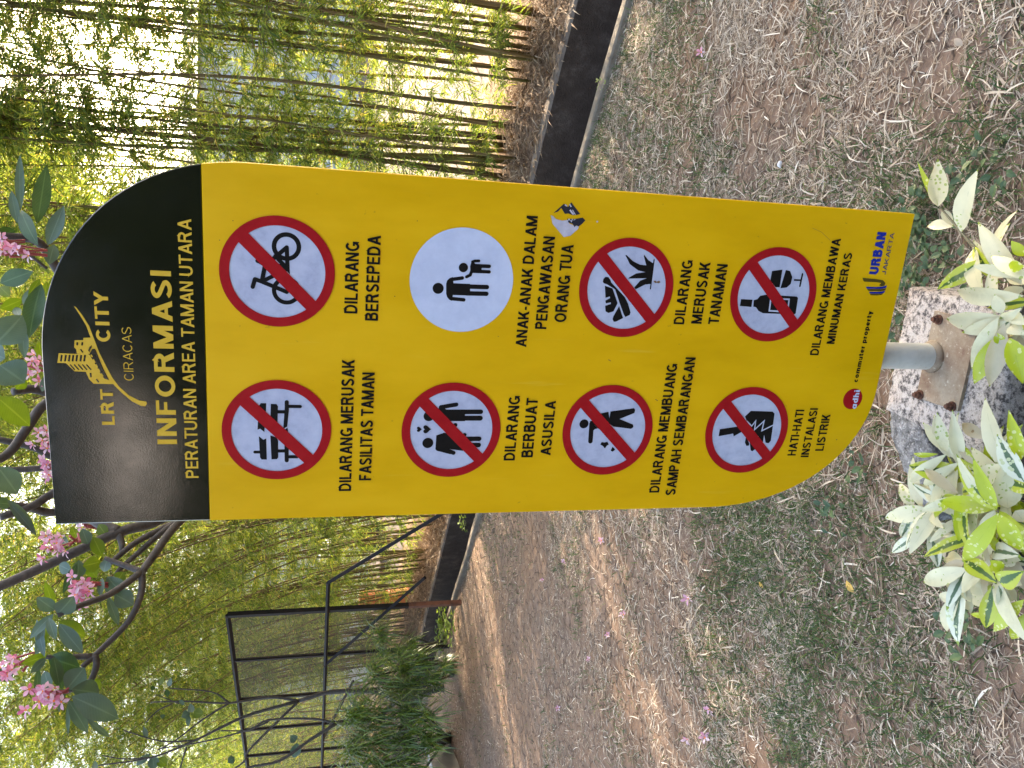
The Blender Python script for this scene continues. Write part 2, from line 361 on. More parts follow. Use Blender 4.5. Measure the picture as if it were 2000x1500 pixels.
ss = np.concatenate([np.linspace(-60, -6, 12), np.arange(-5.9, 14, .07), np.linspace(14.2, 80, 14)])
ws = np.concatenate([np.linspace(-60, -3, 12), np.arange(-2.9, W_NEAR, .07), [W_NEAR + .02]])
tag(sheet('lawn_ground', ss, ws, M['soil'], 0, hgt), kind='structure')
s_ = np.linspace(-30, 40, 120)
def strip(name, prof, mt, s0=-30, s1=40, wob=0):
    mb = MB(); st = np.linspace(s0, s1, 160); k = len(prof); v = []
    for i, s in enumerate(st):
        for (wv, z) in prof:
            j = wob * math.sin(3.7 * s + z * 9) * math.sin(1.3 * s + wv * 5)
            v.append(SW(s, wv + j, z + j * .5))
    f = [(i * k + j, i * k + j + 1, (i + 1) * k + j + 1, (i + 1) * k + j) for i in range(len(st) - 1) for j in range(k - 1)]
    mb.add(v, f); return tag(mb.build(name, mt), kind='structure')
strip('drain_near_kerb', [(W_NEAR, -.1), (W_NEAR + .004, .026), (W_NEAR + .014, .036), (W_KERB - .014, .036), (W_KERB, .026), (W_KERB, -.08)], M['kerb'], wob=.011)
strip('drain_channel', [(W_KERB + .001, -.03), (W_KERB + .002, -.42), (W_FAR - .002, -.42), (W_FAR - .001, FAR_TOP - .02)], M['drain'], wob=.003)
strip('drain_far_kerb', [(W_FAR, FAR_TOP - .025), (W_FAR + .012, FAR_TOP), (W_BACK, FAR_TOP), (W_BACK, FAR_TOP - .06)], M['ledge'], wob=.004)
def bank_h(X, Y):
    wv = ND.x * X + ND.y * Y; s = TD.x * X + TD.y * Y
    t = np.clip((wv - W_BACK) / .35, 0, 1) * np.clip((7.6 - wv) / 1.2, 0, 1)
    return t * (.06 + .03 * np.sin(5 * s + 2 * wv) + .02 * np.sin(11 * s - 7 * wv)) - .02
tag(sheet('planting_bank', np.arange(-12, 24, .12), np.arange(W_BACK - .01, 7.7, .12), M['bed'], FAR_TOP, bank_h), kind='structure')
tag(sheet('far_paving', np.linspace(-80, 160, 30), np.linspace(7.5, 200, 30), M['paving'], .08), kind='structure')

# ------------------------------------------------------------------ the sign
aR = Vector((math.cos(YAW), -math.sin(YAW), 0)); nS = Vector((-math.sin(YAW), -math.cos(YAW), 0)); oS = Vector((0, DIST, EYE))
def S3(a, z, o=0.0): return oS + aR * a + Vector((0, 0, z)) + nS * o
def SP(px, py):                              # photo point on the sign face -> (a, z) on that face
    d = ray(px, py); t = DIST / (d.y + d.x * math.tan(YAW)); p = d * t
    return (p.x / math.cos(YAW), p.z)
def behind(px, py, off):                      # photo point on the plane lying off behind the sign face
    d = ray(px, py); t = (DIST + off / math.cos(YAW)) / (d.y + d.x * math.tan(YAW)); return Vector((0, 0, EYE)) + d * t
nS = Vector((-math.sin(YAW), -math.cos(YAW), 0))
PB = behind(1838, 703, .034); POLE = PB - nS * .0335; PZ = PB.z      # foot of the pole, top of the base plate
print('plate top', PZ)
sign = empty('information_sign', (POLE.x, POLE.y, 0), 'tall yellow park rules sign with black header and rounded corners on a pipe pole', 'sign')
out = [(-.306, .498), (.03, .498)]
for i in range(1, 24):
    t = math.pi / 2 * (1 - i / 24); e = 2 / 2.12
    out.append((.03 + .391 * abs(math.cos(t)) ** e, .125 + .373 * abs(math.sin(t)) ** e))
out += [(.421, .125), (.422, -1.336), (.0, -1.336)]
for i in range(1, 24):
    t = math.pi / 2 * (i / 24); e = 2 / 2.05
    out.append((-.305 * abs(math.sin(t)) ** e, -.93 - .406 * abs(math.cos(t)) ** e))
out += [(-.305, -.93)]
ZB = .2087
def clip(poly, z, keep_up):
    r = []
    for i in range(len(poly)):
        p, q = poly[i], poly[(i + 1) % len(poly)]; pi = (p[1] >= z) == keep_up; qi = (q[1] >= z) == keep_up
        if pi: r.append(p)
        if pi != qi: t = (z - p[1]) / (q[1] - p[1]); r.append((p[0] + (q[0] - p[0]) * t, z))
    return r
def slab(name, poly, th, mt, parent):
    mb = MB(); a = sum(poly[i][0] * poly[(i + 1) % len(poly)][1] - poly[(i + 1) % len(poly)][0] * poly[i][1] for i in range(len(poly)))
    if a < 0: poly = poly[::-1]
    n = len(poly); c = (sum(p[0] for p in poly) / n, sum(p[1] for p in poly) / n); b = .0018
    inn = [(p[0] + (c[0] - p[0]) / max(1e-6, math.hypot(c[0] - p[0], c[1] - p[1])) * b * 1.3, p[1] + (c[1] - p[1]) / max(1e-6, math.hypot(c[0] - p[0], c[1] - p[1])) * b * 1.3) for p in poly]
    v = [S3(*p, 0) for p in inn] + [S3(*p, -b) for p in poly] + [S3(*p, -th) for p in poly]
    f = [tuple(range(n)), tuple(range(3 * n - 1, 2 * n - 1, -1))]
    for k in (0, 1): f += [(k * n + (i + 1) % n, k * n + i, (k + 1) * n + i, (k + 1) * n + (i + 1) % n) for i in range(n)]
    mb.add(v, f); return mb.build(name, mt, parent)
slab('panel', clip(out, ZB, False), .03, M['yellow'], sign)
slab('header_panel', clip(out, ZB, True), .03, M['black'], sign)

class Decal:                                 # flat vinyl shapes lying on the sign face
    def __init__(s, base=.0006): s.mb = MB(); s.o = base
    def poly(s, pts, m=0):
        a = sum(pts[i][0] * pts[(i + 1) % len(pts)][1] - pts[(i + 1) % len(pts)][0] * pts[i][1] for i in range(len(pts)))
        if a < 0: pts = pts[::-1]
        s.o += .00003; s.mb.add([S3(p[0], p[1], s.o) for p in pts], [tuple(range(len(pts)))], m)
    def ribbon(s, pts, w, m=0, closed=False, cap=False):
        n = len(pts); P = [Vector((p[0], p[1])) for p in pts]; L = []; Rr = []
        for i in range(n):
            a = P[i - 1] if (i or closed) else None; b = P[(i + 1) % n] if (i < n - 1 or closed) else None
            d1 = (P[i] - a).normalized() if a is not None else None; d2 = (b - P[i]).normalized() if b is not None else None
            if d1 is None: d1 = d2
            if d2 is None: d2 = d1
            n1 = Vector((-d1.y, d1.x)); n2 = Vector((-d2.y, d2.x)); mm = (n1 + n2)
            mm = mm.normalized() if mm.length > 1e-6 else n1
            k = w / 2 / max(.35, mm.dot(n1)); L.append(P[i] + mm * k); Rr.append(P[i] - mm * k)
        s.o += .00003
        f = [(i, n + i, n + (i + 1) % n, (i + 1) % n) for i in range(n if closed else n - 1)]
        s.mb.add([S3(p.x, p.y, s.o) for p in L + Rr], f, m)
        if cap:
            for q in (pts[0], pts[-1]): s.disc(q, w / 2, m, 14)
    def disc(s, c, r, m=0, k=48): s.poly([(c[0] + r * math.cos(2 * math.pi * i / k), c[1] + r * math.sin(2 * math.pi * i / k)) for i in range(k)], m)
    def build(s, name, mats, parent): return s.mb.build(name, mats, parent)
def crop(x0, y0, k):                         # coordinates measured in an enlarged piece of the photo
    return lambda p: SP(x0 + p[0] / k, y0 + p[1] / k)
cA, cB, cC, cD = crop(400, 400, 5), crop(400, 680, 5), crop(760, 400, 5), crop(760, 680, 5)
cE, cF, cG, cH = crop(1060, 380, 5), crop(1060, 680, 5), crop(1360, 440, 50 / 11), crop(1360, 680, 50 / 11)
cI, cJ, cK = crop(80, 550, 5), crop(80, 780, 5), crop(80, 300, 5)

# letters, drawn as strokes on a unit cap height
def arc(cx_, cy_, rx, ry, a0, a1, k=9): return [(cx_ + rx * math.cos(math.radians(a0 + (a1 - a0) * i / k)), cy_ + ry * math.sin(math.radians(a0 + (a1 - a0) * i / k))) for i in range(k + 1)]
def glyph(ch, s):
    """-> (advance box width, strokes) ; stroke = ('r', pts, closed) ribbon or ('p', pts) polygon"""
    h = s / 2; hs = s * .86 / 2; t = s * 1.12
    def dg(x0, y0, x1, y1, tt=t): return ('p', [(x0, y0), (x0 + tt, y0), (x1 + tt, y1), (x1, y1)])
    def V(x): return ('p', [(x, 0), (x + s, 0), (x + s, 1), (x, 1)])
    def Hb(x0, x1, yc): return ('p', [(x0, yc - hs), (x1, yc - hs), (x1, yc + hs), (x0, yc + hs)])
    if ch == 'A': W = .80; return W, [dg(0, 0, W / 2 - t / 2, 1), dg(W - t, 0, W / 2 - t / 2, 1), Hb(.2 * W, .8 * W, .30)]
    if ch == 'B': W = .70; return W, [V(0), ('r', [(h, 1 - hs), (.42, 1 - hs)] + arc(.42, .765, W - .42 - h - .03, .235 - hs, 90, -90) + [(h, .53)]), ('r', [(h, .53), (.43, .53)] + arc(.43, .265 + hs / 2, W - .43 - h, .265 - hs / 2, 90, -90) + [(h, hs)])]
    if ch == 'C': W = .76; return W, [('r', arc(W / 2, .5, W / 2 - h, .5 - hs, 42, 318, 22))]
    if ch == 'D': W = .74; return W, [V(0), ('r', [(h, 1 - hs), (.34, 1 - hs)] + arc(.34, .5, W - .34 - h, .5 - hs, 90, -90, 16) + [(h, hs)])]
    if ch == 'E': W = .62; return W, [V(0), Hb(h, W, 1 - hs), Hb(h, W * .94, .53), Hb(h, W, hs)]
    if ch == 'F': W = .58; return W, [V(0), Hb(h, W, 1 - hs), Hb(h, W * .88, .51)]
    if ch == 'G': W = .80; return W, [('r', arc(.40, .5, .40 - h, .5 - hs, 45, 318, 22) + [(W - h, .16), (W - h, .48)]), Hb(.44, W - h, .48 - hs)]
    if ch == 'H': W = .72; return W, [V(0), V(W - s), Hb(h, W - h, .53)]
    if ch == 'I': return s, [V(0)]
    if ch == 'J': W = .52; return W, [('r', [(W - h, 1), (W - h, .28)] + arc(W / 2, .28, W / 2 - h, .28 - hs, 0, -170, 10))]
    if ch == 'K': W = .74; return W, [V(0), dg(s * .6, .30, W - t * 1.2, 1, t * 1.15), dg(W - t * 1.1, 0, s * 1.25, .62, t * 1.1)]
    if ch == 'L': W = .58; return W, [V(0), Hb(h, W, hs)]
    if ch == 'M': W = .88; return W, [V(0), V(W - s), dg(W / 2 - t / 2, 0, .01, 1, t), dg(W / 2 - t / 2, 0, W - .01 - t, 1, t)]
    if ch == 'N': W = .72; return W, [V(0), V(W - s), dg(W - t, 0, 0, 1)]
    if ch == 'O': W = .84; return W, [('rc', arc(W / 2, .5, W / 2 - h, .5 - hs, 0, 345, 23))]
    if ch == 'P': W = .68; return W, [V(0), ('r', [(h, 1 - hs), (.40, 1 - hs)] + arc(.40, .71, W - .40 - h, .29 - hs, 90, -90) + [(h, .42 + hs)])]
    if ch == 'R': W = .76; return W, [V(0), ('r', [(h, 1 - hs), (.42, 1 - hs)] + arc(.42, .725, W - .42 - h - .05, .275 - hs, 90, -90) + [(h, .45 + hs)]), dg(W - t * 1.1, 0, .36, .48, t * 1.1)]
    if ch == 'S':
        W = .70
        return W, [('r', arc(W / 2, .735, W / 2 - h - .02, .265 - hs, 22, 205, 12) + [(W * .30, .585), (W * .68, .43)] + arc(W / 2, .275, W / 2 - h, .275 - hs, 25, -160, 12))]
    if ch == 'T': W = .68; return W, [V(W / 2 - h), Hb(0, W, 1 - hs)]
    if ch == 'U': W = .72; return W, [('r', [(h, 1), (h, .34)] + arc(W / 2, .34, W / 2 - h, .34 - hs, 180, 360, 14) + [(W - h, 1)])]
    if ch == 'W': W = 1.10; return W, [dg(.20, 0, 0, 1, t), dg(.20, 0, W / 2 - t / 2, 1, t), dg(W - .20 - t, 0, W / 2 - t / 2, 1, t), dg(W - .20 - t, 0, W - t, 1, t)]
    if ch == 'Y': W = .76; return W, [('p', [(W / 2 - h, 0), (W / 2 + h, 0), (W / 2 + h, .45), (W / 2 - h, .45)]), dg(W / 2 - t / 2, .40, 0, 1), dg(W / 2 - t / 2, .40, W - t, 1)]
    if ch == '-': return .30, [Hb(0, .30, .35)]
    x = .72                                     # lower case, x height
    if ch == 'c': W = .52; return W, [('r', arc(W / 2, x / 2, W / 2 - h, x / 2 - hs, 48, 312, 16))]
    if ch == 'o': W = .58; return W, [('rc', arc(W / 2, x / 2, W / 2 - h, x / 2 - hs, 0, 342, 19))]
    if ch in 'mn':
        W = .88 if ch == 'm' else .54; r = [('p', [(0, 0), (s, 0), (s, x), (0, x)])]; k = 2 if ch == 'm' else 1; st = (W - s) / k
        for i in range(k): r.append(('r', [(h + i * st, x * .6)] + arc(h + (i + .5) * st, x * .62, st / 2, x * .38 - hs, 180, 0, 8) + [(h + (i + 1) * st, 0)]))
        return W, r
    if ch == 'u': W = .54; return W, [('r', [(h, x), (h, .22)] + arc(W / 2, .24, W / 2 - h, .24 - hs, 180, 360, 8) + [(W - h, .24)]), ('p', [(W - s, 0), (W, 0), (W, x), (W - s, x)])]
    if ch == 't': W = .32; return W, [('r', [(W / 2 - .02, .93), (W / 2 - .02, .16)] + arc(W / 2 + .06, .14, .08, .14 - hs, 180, 270, 4) + [(W, hs)]), Hb(0, W, x - hs)]
    if ch == 'e': W = .56; return W, [('r', arc(W / 2, x / 2, W / 2 - h, x / 2 - hs, 0, 318, 18)), Hb(h, W - h, x / 2 - .01)]
    if ch == 'r': W = .36; return W, [('p', [(0, 0), (s, 0), (s, x), (0, x)]), ('r', [(h, x * .55)] + arc(.26, x * .55, .26 - h, x * .45 - hs, 180, 75, 6))]
    if ch == 'p': W = .58; return W, [('p', [(0, -.27), (s, -.27), (s, x), (0, x)]), ('rc', arc(W / 2, x / 2, W / 2 - h, x / 2 - hs, 0, 342, 19))]
    if ch == 'y': W = .54; return W, [dg(W / 2 - t / 2, 0, 0, x), dg(.10, -.27, W - t, x)]
    if ch in 'ad': W = .60; return W, [('p', [(W - s, 0), (W, 0), (W, 1.02 if ch == 'd' else x), (W - s, 1.02 if ch == 'd' else x)]), ('rc', arc(W / 2, x / 2, W / 2 - h, x / 2 - hs, 0, 342, 19))]
    if ch == 'h': W = .56; return W, [('p', [(0, 0), (s, 0), (s, 1.02), (0, 1.02)]), ('r', [(h, x * .6)] + arc(W / 2, x * .62, W / 2 - h, x * .38 - hs, 180, 0, 8) + [(W - h, 0)])]
    if ch == 'i': return s, [('p', [(0, 0), (s, 0), (s, x), (0, x)]), ('p', [(0, .85), (s, .85), (s, 1.02), (0, 1.02)])]
    return .3, []
def text_on(dec, txt, a0, z0, a1, z1, cap, s=.185, gap=.12, m=0):
    x = 0; items = []
    for ch in txt:
        if ch == ' ': x += .30; continue
        W, st = glyph(ch, s)
        g = gap * (.45 if ch in 'AYTVW' else 1)
        items.append((x, st)); x += W + g
    W = x - gap; kx = (a1 - a0) / W
    for x0, st in items:
        for q in st:
            f = lambda p: (a0 + (x0 + p[0]) * kx, z0 + (z1 - z0) * ((x0 + p[0]) / W) + p[1] * cap)
            if q[0] == 'p': dec.poly([f(p) for p in q[1]], m)
            else:                                # widen the stroke in letter space, then place it
                n = len(q[1]); cl = q[0] == 'rc'; P = [Vector(p) for p in q[1]]; L = []; Rr = []
                for i in range(n):
                    a = P[i - 1] if (i or cl) else None; b = P[(i + 1) % n] if (i < n - 1 or cl) else None
                    d1 = (P[i] - a).normalized() if a is not None else None; d2 = (b - P[i]).normalized() if b is not None else None
                    d1 = d1 if d1 is not None else d2; d2 = d2 if d2 is not None else d1
                    n1 = Vector((-d1.y, d1.x)); n2 = Vector((-d2.y, d2.x)); mm = (n1 + n2).normalized(); k = s / 2 / max(.5, mm.dot(n1))
                    L.append(P[i] + mm * k); Rr.append(P[i] - mm * k)
                dec.o += .00001
                dec.mb.add([S3(*f(p), dec.o) for p in L + Rr], [(i, n + i, n + (i + 1) % n, (i + 1) % n) for i in range(n if cl else n - 1)], m)
def line(dec, txt, cf, bl, br, capx, **kw):
    """bl, br = ends of the baseline, capx = top of the first letter, all measured in the crop"""
    a0, z0 = cf(bl); a1, z1 = cf(br); _, zc = cf((capx, bl[1])); zm = (z0 + z1) / 2
    text_on(dec, txt, a0, zm, a1, zm, zc - z0, **kw)
def caption(lines, cf, name='caption'):
    d = Decal(.0008)
    for L in lines: line(d, L[0], cf, *L[1:])
    d.build(name, M['ink'], sign)
caption([('DILARANG', (1490, 1062), (1507, 362), 1362), ('BERSEPEDA', (1690, 1132), (1718, 308), 1565)], cA)
caption([('DILARANG MERUSAK', (1425, 1392), (1465, 112), 1307), ('FASILITAS TAMAN', (1620, 1287), (1660, 236), 1503)], cB)
caption([('ANAK-ANAK DALAM', (1335, 1388), (1453, 112), 1230), ('PENGAWASAN', (1530, 1212), (1620, 312), 1420), ('ORANG TUA', (1722, 1145), (1798, 397), 1608)], cC)
caption([('DILARANG', (1224, 1095), (1280, 465), 1118), ('BERBUAT', (1402, 1063), (1450, 492), 1293), ('ASUSILA', (1573, 1044), (1627, 518), 1473)], cD)
caption([('DILARANG', (1373, 1267), (1470, 643), 1272), ('MERUSAK', (1542, 1261), (1641, 663), 1440), ('TANAMAN', (1711, 1266), (1806, 682), 1608)], cE)
caption([('DILARANG MEMBUANG', (1135, 1408), (1312, 152), 1040), ('SAMPAH SEMBARANGAN', (1288, 1432), (1490, 88), 1193)], cF)
caption([('DILARANG MEMBAWA', (1080, 1153), (1281, 124), 1005), ('MINUMAN KERAS', (1218, 1052), (1382, 246), 1148)], cG)
caption([('HATI-HATI', (880, 952), (957, 546), 807), ('INSTALASI', (990, 965), (1080, 532), 921), ('LISTRIK', (1124, 908), (1187, 586), 1052)], cH)
d = Decal(.0008); text_on(d, 'INFORMASI', *SP(346, 867), SP(335.6, 529.6)[0], SP(346, 867)[1], SP(308, 867)[1] - SP(346, 867)[1], s=.19, gap=.15); d.build('title_lettering', M['gold'], sign)
d = Decal(.0008); a, z = SP(388, 933); text_on(d, 'PERATURAN AREA TAMAN UTARA', a, z, SP(375.4, 429.6)[0], z, SP(363.4, 933)[1] - z, s=.16, gap=.13); d.build('title_lettering', M['gold'], sign)

# pictograms: disc, ring with bar, figure
XR, XL, RO, RF = .2199, -.1064, .1081, .1076
def symbol(cx_, cz_, fig, cf, ring=True, extra=None, ink='ink'):
    d = Decal(.0006); d.disc((cx_, cz_), (RO * .845 if ring else RF), 0, 72)
    root = d.build('warning_symbol', M['white'] if ring else M['plain'], sign)
    d = Decal(.0009)
    for q in fig:
        if q[0] == 'p': d.poly([cf(p) for p in q[1]], q[2] if len(q) > 2 else 0)
        elif q[0] == 's':
            wd = (Vector(cf((q[1][0][0], q[1][0][1]))) - Vector(cf((q[1][0][0] + q[2], q[1][0][1])))).length
            d.ribbon([cf(p) for p in q[1]], wd, q[4] if len(q) > 4 else 0, q[3] == 'c' if len(q) > 3 else False, not (len(q) > 3 and q[3] in ('f', 'c')))
        elif q[0] == 'd':
            wd = (Vector(cf(q[1])) - Vector(cf((q[1][0] + q[2], q[1][1])))).length; d.disc(cf(q[1]), wd, q[3] if len(q) > 3 else 0, 32)
        elif q[0] == 'o':
            wd = (Vector(cf(q[1])) - Vector(cf((q[1][0] + q[2], q[1][1])))).length; k = q[3] / q[2] * wd; c0 = cf(q[1])
            d.ribbon([(c0[0] + wd * math.cos(2 * math.pi * i / 40), c0[1] + wd * math.sin(2 * math.pi * i / 40)) for i in range(40)], k, 0, True)
    o = d.build('pictogram', [M[ink], M['white'], M['splat']], root)
    if ring:
        d = Decal(.0017)
        d.ribbon([(cx_ + RO * .915 * math.cos(2 * math.pi * i / 80), cz_ + RO * .915 * math.sin(2 * math.pi * i / 80)) for i in range(80)], RO * .17, 0, True)
        k = RO * .88 / math.sqrt(2); d.ribbon([(cx_ + k, cz_ + k), (cx_ - k, cz_ - k)], RO * .235)
        d.build('red_ring', M['red'], root)
    return root
def heart(c, r):                              # tip towards +x of the crop
    pts = []
    for i in range(28):
        t = 2 * math.pi * i / 28; X = 16 * math.sin(t) ** 3; Y = 13 * math.cos(t) - 5 * math.cos(2 * t) - 2 * math.cos(3 * t) - math.cos(4 * t)
        pts.append((c[0] - Y / 15 * r, c[1] - X / 16 * r))
    return ('p', pts)
symbol(XR, .0729, [('o', (798, 408), 121, 45), ('o', (798, 838), 121, 42), ('s', [(800, 415), (600, 585)], 42), ('s', [(800, 415), (808, 625), (690, 500)], 42), ('s', [(808, 625), (575, 740)], 40),
    ('s', [(520, 545), (590, 585), (560, 735)], 44), ('s', [(490, 725), (545, 745), (680, 800), (800, 850)], 42), ('s', [(490, 725), (468, 800)], 42), ('s', [(808, 625), (640, 560)], 38), ('d', (518, 545), 24)], cA)
symbol(XL, .0736, [('p', [(532, 560), (548, 536), (600, 536), (598, 600), (590, 700), (582, 818), (540, 785), (515, 795), (518, 720), (530, 600)]),
    ('p', [(528, 858), (572, 893), (600, 880), (606, 1086), (555, 1086), (540, 1065)]), ('s', [(490, 1013), (560, 1013)], 32),
    ('p', [(645, 542), (700, 545), (714, 565), (708, 780), (690, 830), (640, 760), (642, 640)]), ('p', [(640, 850), (700, 870), (716, 900), (716, 1065), (705, 1082), (652, 1084)]),
    ('s', [(705, 620), (790, 620)], 36, 'f'), ('s', [(705, 1002), (790, 1002)], 34, 'f'), ('s', [(800, 524), (800, 595)], 40), ('p', [(780, 590), (822, 590), (805, 765), (785, 775), (766, 785)]),
    ('p', [(806, 775), (775, 800), (778, 960), (820, 960), (812, 800)]), ('s', [(798, 990), (800, 1095)], 40), ('p', [(778, 960), (820, 960), (819, 1010), (779, 1010)]),
    ('s', [(815, 567), (932, 568)], 34), ('s', [(815, 1058), (900, 1058)], 34)], cB)
symbol(XR, -.2905, [('d', (478, 815), 54), ('p', [(556, 770), (566, 738), (590, 715), (622, 704), (628, 765), (790, 772), (790, 886), (622, 880), (612, 938), (585, 925), (566, 900), (556, 868)]),
    ('s', [(612, 728), (714, 714)], 35), ('s', [(606, 915), (728, 927)], 35), ('s', [(755, 797), (954, 803)], 43), ('s', [(755, 864), (949, 868)], 43),
    ('d', (724, 612), 45), ('p', [(790, 600), (800, 565), (822, 545), (838, 575), (905, 580), (900, 668), (812, 664), (792, 640)]), ('s', [(812, 556), (835, 548), (876, 547)], 27),
    ('s', [(806, 645), (790, 685), (755, 702)], 30), ('s', [(885, 597), (975, 600)], 36), ('s', [(885, 650), (975, 654)], 33)], cC, ring=False)
symbol(XL, -.2887, [('d', (388, 662), 52), ('s', [(505, 575), (655, 549)], 42), ('p', [(480, 590), (500, 553), (560, 598), (740, 598), (740, 711), (600, 711), (490, 690)]),
    ('s', [(715, 621), (894, 620)], 47), ('s', [(715, 682), (889, 682)], 50), ('d', (645, 749), 21),
    ('d', (377, 924), 53), ('p', [(460, 850), (535, 824), (720, 850), (740, 990), (718, 1000), (592, 984), (600, 1035), (465, 1000), (451, 985)]), ('s', [(590, 1005), (627, 1020)], 42),
    ('d', (735, 845), 20), ('s', [(740, 884), (878, 883)], 46), ('s', [(740, 945), (873, 944)], 46), heart((365, 790), 40), heart((291, 790), 26)], cD)
symbol(XR, -.6516, [('p', [(585, 850), (592, 822), (612, 803), (640, 806), (658, 830), (670, 860), (800, 1000), (830, 1060), (856, 1150), (848, 1175), (805, 1195), (790, 1170), (750, 1060), (705, 925), (625, 875), (595, 866)]),
    ('p', [(605, 890), (680, 915), (730, 1060), (690, 1140), (640, 1155), (612, 1140), (608, 1085), (663, 1068), (663, 1052), (615, 1062), (610, 1035), (656, 1010), (654, 994), (612, 1008)]),
    ('p', [(745, 1088), (783, 1205), (715, 1240), (692, 1242), (680, 1215), (690, 1185)]),
    ('p', [(805, 590), (820, 592), (880, 650), (950, 685), (1010, 690), (985, 600), (990, 588), (1030, 640), (1080, 672), (1062, 872), (1000, 877), (905, 925), (893, 905), (950, 840), (1015, 816), (835, 820), (840, 810), (910, 770), (1002, 757), (930, 740), (850, 680)]),
    ('s', [(1086, 635), (1050, 920)], 11), ('p', [(1080, 845), (1095, 838), (1110, 850), (1135, 840), (1150, 855), (1130, 866), (1112, 860), (1095, 864)], 2)], cE)
symbol(XL, -.6483, [('d', (402, 738), 44), ('s', [(476, 735), (465, 908)], 44), ('p', [(460, 712), (530, 775), (700, 900), (640, 760), (560, 690)]), ('p', [(460, 710), (535, 782), (507, 790), (495, 802), (455, 790)]),
    ('p', [(540, 640), (640, 620), (650, 682), (660, 617), (890, 585), (902, 603), (893, 632), (750, 690), (880, 745), (884, 770), (860, 786), (690, 765), (600, 700)]),
    ('p', [(560, 940), (575, 915), (600, 920), (630, 912), (643, 940), (625, 950), (605, 978), (588, 955)]), ('p', [(665, 990), (680, 962), (706, 985), (695, 1000), (680, 1010), (663, 1000)])], cF)
symbol(XR, -1.0083, [('p', [(395, 655), (497, 660), (487, 725), (385, 715)]), ('p', [(508, 664), (540, 655), (565, 625), (620, 615), (890, 632), (901, 645), (880, 782), (865, 790), (590, 780), (550, 760), (527, 726), (504, 722)]),
    ('s', [(660, 648), (822, 657), (808, 768), (646, 758)], 13, 'c', 1),
    ('p', [(670, 405), (762, 393), (738, 550), (700, 548), (655, 490)]), ('p', [(793, 396), (830, 405), (850, 460), (836, 520), (800, 552), (744, 558)]), ('s', [(865, 485), (930, 487)], 13, 'f'), ('s', [(940, 432), (917, 540)], 14)], cG)
symbol(XL, -.9998, [('p', [(207, 718), (330, 700), (400, 690), (440, 720), (330, 782), (325, 757), (196, 781)]),
    ('p', [(430, 605), (482, 556), (675, 562), (693, 580), (660, 820), (640, 843), (613, 838), (600, 770), (590, 832), (560, 832), (550, 780), (480, 740)]),
    ('p', [(440, 780), (470, 850), (462, 865), (442, 866), (430, 835)]), ('p', [(470, 820), (520, 895), (495, 915), (480, 905)]),
    ('s', [(445, 645), (490, 690), (525, 645), (515, 722), (600, 645), (580, 732), (685, 680)], 10, 'f', 1)], cH)

# header emblem and lettering
d = Decal(.0008)
d.poly([cI(p) for p in [(322, 237), (345, 250), (400, 320), (470, 430), (520, 560), (570, 690), (640, 830), (700, 940), (760, 1020), (860, 1110), (960, 1160), (1028, 1170), (1036, 1192), (1018, 1216), (978, 1212), (890, 1168), (790, 1085), (715, 1010), (662, 950), (600, 832), (545, 705), (490, 555), (440, 425), (380, 325)]])
d.poly([cI(p) for p in [(175, 697), (350, 706), (455, 700), (480, 720), (600, 920), (660, 950), (712, 1000), (515, 995), (470, 950), (440, 880), (330, 875), (245, 795), (160, 793)]])
d.poly([cI(p) for p in [(330, 572), (415, 570), (415, 548), (488, 545), (545, 700), (560, 740), (470, 705), (352, 703), (345, 660), (325, 640)]])
def dark(a, b, wz): d.ribbon([cI(a), cI(b)], wz / 5 * .00108, 1)
for x in (205, 245, 282, 318, 355, 395, 432): dark((x, 715), (x - 9, 778), 15)
for x in (285, 325, 365, 405, 445): dark((x, 808), (x + 46, 860), 11)
dark((356, 590), (355, 620), 14); dark((406, 590), (403, 622), 14); dark((388, 658), (410, 690), 11); dark((485, 890), (490, 932), 13); dark((543, 950), (566, 982), 12)
d.poly([cI(p) for p in [(476, 702), (503, 655), (530, 655), (545, 690), (610, 850), (665, 960), (622, 946), (590, 910), (530, 790)]], 1)
d.poly([cI(p) for p in [(462, 672), (475, 640), (495, 618), (498, 640), (480, 668), (478, 690)]], 1)
for a, b in [((490, 712), (503, 735)), ((513, 757), (530, 790)), ((538, 806), (553, 838)), ((560, 850), (575, 878)), ((588, 896), (608, 924))]: d.ribbon([cI(a), cI(b)], 12 / 5 * .00108, 0)
d.build('emblem', [M['gold'], M['black']], sign)
d = Decal(.0008); line(d, 'LRT', cJ, (720, 247), (705, -88), 597, s=.20, gap=.15); d.build('emblem_lettering', M['gold'], sign)
d = Decal(.0008); line(d, 'CITY', cI, (677, 587), (657, 112), 540, s=.20, gap=.15); d.build('emblem_lettering', M['gold'], sign)
d = Decal(.0008); line(d, 'CIRACAS', cI, (905, 965), (885, 445), 812, s=.085, gap=.16); d.build('emblem_lettering', M['gold'], sign)
# footer marks
d = Decal(.0006); a, z = cH((1387, 450)); d.disc((a, z), .0262, 0, 48); rd = d.build('round_emblem', M['red'], sign)
d = Decal(.0010); a0, z0 = cH((1412, 537)); a1, z1 = cH((1437, 372)); text_on(d, 'adhi', a0, (z0 + z1) / 2 - .003, a1, (z0 + z1) / 2 - .003, .0150, s=.21, gap=.12); d.build('emblem_lettering', M['plain'], rd)
d = Decal(.0008); a0, z0 = cG((1437, 1392)); a1, z1 = cG((1553, 762)); text_on(d, 'commuter property', a0, (z0 + z1) / 2, a1, (z0 + z1) / 2, .0125, s=.21, gap=.13); d.build('footer_lettering', M['ink'], sign)
d = Decal(.0008); line(d, 'URBAN', crop(1640, 400, 10), (745, 1360), (905, 540), 570, s=.26, gap=.10); d.build('footer_lettering', M['blue'], sign)
d = Decal(.0008); line(d, 'JAKARTA', crop(1640, 400, 10), (885, 1370), (1072, 560), 805, s=.135, gap=.14); d.build('footer_lettering', M['navy'], sign)
d = Decal(.0008)
